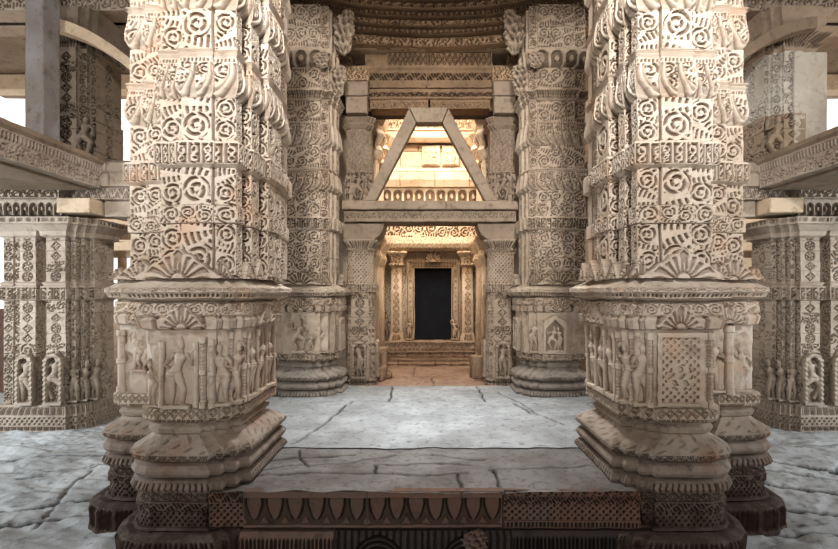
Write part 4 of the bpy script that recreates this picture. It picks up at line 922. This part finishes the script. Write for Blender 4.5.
    ring('shaft', P, 4.05, 4.95, [(0, 0), (1, 0)], p_panels, .025, M['plaster'] if side > 0 else mu, up, .014, key=5)
    figure((side * 4.98, 6.69, 3.42), FR, NF, .62, 3, mu, up, res=.012, w=.3)
    ring('capital', P, 4.95, 5.2, [(0, 0), (.3, .06), (.45, .03), (.8, .14), (1, .16)], p_teeth, .02, mu, up, .014, lip=.3)
    ring('capital_block', P, 5.2, 5.5, [(0, .05), (1, .16)], None, 0, mu, up, .03, lip=.3)
    if side > 0:
        def plas(Xp, Yp): return .012 + 0 * Xp, np.abs(Xp) < .24 - 0 * Yp
        grid_patch('plaster_patch', (5.45, 6.665, 3.42), FR, NF, .5, 1.5, plas, M['plaster'], up, .02)
        o = prism_xz('leaning_slab', [(5.72, 3.4), (6.05, 3.4), (6.35, 4.3), (6.05, 4.3)], 6.35, 6.5, M['plaster']); tag(o, 'whitewashed slab leaning beside the right upper gallery pillar', 'slab')
    x0, x1 = sorted((side * 9.3, side * 2.3))
    o = thing('gallery_beam', 'carved beam high over the %s gallery pillar' % nm, 'beam', (side * 5, 7.0, 5.5), 'beams of the upper gallery')
    ring('face', [(x0, 6.62), (x1, 6.62), (x1, 7.3), (x0, 7.3)], 5.5, 5.80, [(0, 0), (.4, .0), (.5, .05), (1, .06)], lambda U, V, W, H, k: p_scroll(U, V, W, H, k, .2), .03, m, o, .016, lip=.3)
    # curved bracket arm from the gallery pillar toward the back pier
    pts = []
    for t in np.linspace(0, 1, 9):
        pts.append((side * (5.35 - 1.25 * t), 5.30 - .62 * t ** 1.7))
    V = []; 
    for y_ in (6.42, 6.62):
        for (x, z) in pts: V.append((x, y_, z)); V.append((x, y_, z - .16))
    n = 18; Fq = []
    for i in range(8):
        Fq += [(2 * i, 2 * i + 1, 2 * i + 3, 2 * i + 2), (n + 2 * i, n + 2 * i + 2, n + 2 * i + 3, n + 2 * i + 1), (2 * i, 2 * i + 2, n + 2 * i + 2, n + 2 * i), (2 * i + 1, n + 2 * i + 1, n + 2 * i + 3, 2 * i + 3)]
    Fq += [(0, n, n + 1, 1), (16, 17, n + 17, n + 16)]
    o = mk('curved_arm', V, Fq, M['gold'] if side < 0 else M['beam'], None); tag(o, 'curved stone arm springing from the %s gallery pillar' % nm, 'stone arm', 'curved arms of the upper gallery')
    # aisle back wall with openings
    s = side
    def wb(name, xa, xb, z0, z1, mat='gold'):
        x0, x1 = sorted((s * xa, s * xb)); o = box(name, x0, x1, 9.2, 9.5, z0, z1, M[mat], None, du=.3, pat=None); struct(o)
    wb('wall_back', 1.4, 3.2, -.6, 5.8); wb('wall_back', 3.2, 7.5, -.6, 1.2 if side < 0 else 1.1); wb('wall_back', 3.2, 7.0, 2.3, 3.9); wb('wall_back', 3.2, 9.5, 5.5, 5.8)
    wb('wall_back', 4.3, 5.0, 1.2, 2.3); wb('wall_back', 6.0 if side > 0 else 6.75, 7.3, 3.9, 5.5);
    if side > 0: wb('wall_back', 5.7, 6.9, 1.1, 2.3)
    wb('wall_back', 7.5, 9.5, -.6, 1.15, 'fascia'); wb('wall_back', 3.2, 4.9, 3.9, 5.5)
    # outer side wall: low wall with open colonnade
    x0, x1 = sorted((s * 9.3, s * 9.6))
    o = box('wall_%s' % nm, x0, x1, -2, 9.5, -.6, 1.1, M['fascia'], None, du=.4); struct(o)
    for yy in (0, 3, 6, 9):
        o = box('wall_%s' % nm, x0, x1, yy - .3, yy + .3, 1.1, 5.8, M['beam'], None, du=.4); struct(o)
    # broken lattice bits seen between pillar and pier
    o = thing('stone_grille', 'small broken stone grille seen beyond the %s aisle pillar' % nm, 'grille', (side * 5.1, 8.2, 2.0), 'stone grilles beyond the aisle pillars')
    for zz in (2.1, 2.42): box('rail', *sorted((side * 4.9, side * 6.0)), 8.15, 8.3, zz, zz + .12, M['gold'], o, du=.1)
    for xx in (5.1, 5.4, 5.75): box('upright', *sorted((side * xx, side * (xx + .09))), 8.16, 8.29, 1.3, 2.1, M['gold'], o, du=.1)
# masonry closing between far pier and vestibule, both storeys
for side in (-1, 1):
    x0, x1 = sorted((side * 1.42, side * 1.75))
    o = box('wall_partition', x0, x1, 8.05, 9.15, -.55, 5.5, M['beam'], None, du=.3); struct(o)

# ------------------------------------------------------------------ light
w = bpy.data.worlds.new('World'); S.world = w; w.use_nodes = True
bg = w.node_tree.nodes['Background']; bg.inputs[0].default_value = (1.0, 0.985, 0.97, 1); bg.inputs[1].default_value = 1.1
from mathutils import Vector
def area(name, loc, target, size, power, col, sy=None, spread=180):
    l = bpy.data.lights.new(name, 'AREA'); l.energy = power; l.color = col; l.size = size; l.spread = math.radians(spread)
    if sy: l.shape = 'RECTANGLE'; l.size_y = sy
    o = bpy.data.objects.new(name, l); COL.objects.link(o); o.location = loc
    o.rotation_euler = (Vector(target) - Vector(loc)).to_track_quat('-Z', 'Y').to_euler(); return o
for (xa, xb, za, zb) in ((-9.6, -2.2, -.6, 5.8), (2.2, 9.6, -.6, 5.8), (-2.2, 2.2, 3.6, 5.8)):
    struct(box('wall_front', xa, xb, -2.6, -2.3, za, zb, M['beam'], None, du=.5))  # added unseen wall behind the camera, cuts the ambient light coming in
area('left_shaft_fill', (-.5, -1.6, 5.3), (-1.9, 4, 4.0), .7, 70, (1, .995, .985), spread=58)  # added unseen lamp brightening the upper shaft of the left front pier
area('right_shaft_fill', (.7, -1.6, 5.3), (2.0, 4, 4.0), .7, 70, (1, .995, .985), spread=58)  # same added lamp for the right front pier
area('porch_daylight', (0, -1.8, 2.4), (0, 5, 1.2), 2.4, 40, (1, .94, .87))
area('left_daylight', (-8.9, 3.4, 1.9), (-4.0, 4.8, -.5), 3, 380, (.83, .92, 1), 1.5)
area('left_upper_daylight', (-8.9, 4.5, 4.4), (-4, 6.5, 4.0), 1.5, 90, (.9, .95, 1), 1.2)
area('right_daylight', (8.9, 3.4, 1.9), (4.0, 4.8, -.5), 3, 250, (.83, .92, 1), 1.5)
area('right_upper_daylight', (8.9, 4.5, 4.4), (4, 6.5, 4.0), 1.5, 70, (1, .96, .9), 1.2)
area('platform_fill', (0, 5.4, 5.9), (0, 5.35, 0), .7, 45, (.90, .95, 1), spread=55)  # added narrow lamp under the closed dome, brightens the middle of the platform
area('dome_fill', (0, 5.2, 5.7), (0, 5.6, 0), 1.4, 42, (1, .96, .90))  # added wide fill lamp, the dome itself has no opening
area('vestibule_light', (0, 8.75, 5.4), (0, 9.8, 2.2), 1.0, 125, (1, .88, .74))
area('vestibule_low_light', (0, 8.4, 3.2), (0, 10.3, 1.2), .8, 26, (1, .82, .62))
for s in (-1, 1):
    area('gallery_light', (s * 6.0, 8.4, 5.3), (s * 4.2, 8.2, 2), 1.2, 90, (1, .90, .76))

cam = bpy.data.cameras.new('Camera'); co = bpy.data.objects.new('Camera', cam); COL.objects.link(co); S.camera = co
co.location = (0, 0, EYE); co.rotation_euler = (math.pi / 2, 0, 0)
cam.sensor_width = 36; cam.lens = 36 * F / 838; cam.shift_x = -(VX - 419) / 838; cam.shift_y = (VY - 274.5) / 838
cam.clip_start = .05
S.view_settings.view_transform = 'Standard'; S.view_settings.look = 'Medium High Contrast'; S.view_settings.exposure = 0.05
S.cycles.use_denoising = True
S.cycles.max_bounces = 6; S.cycles.diffuse_bounces = 4
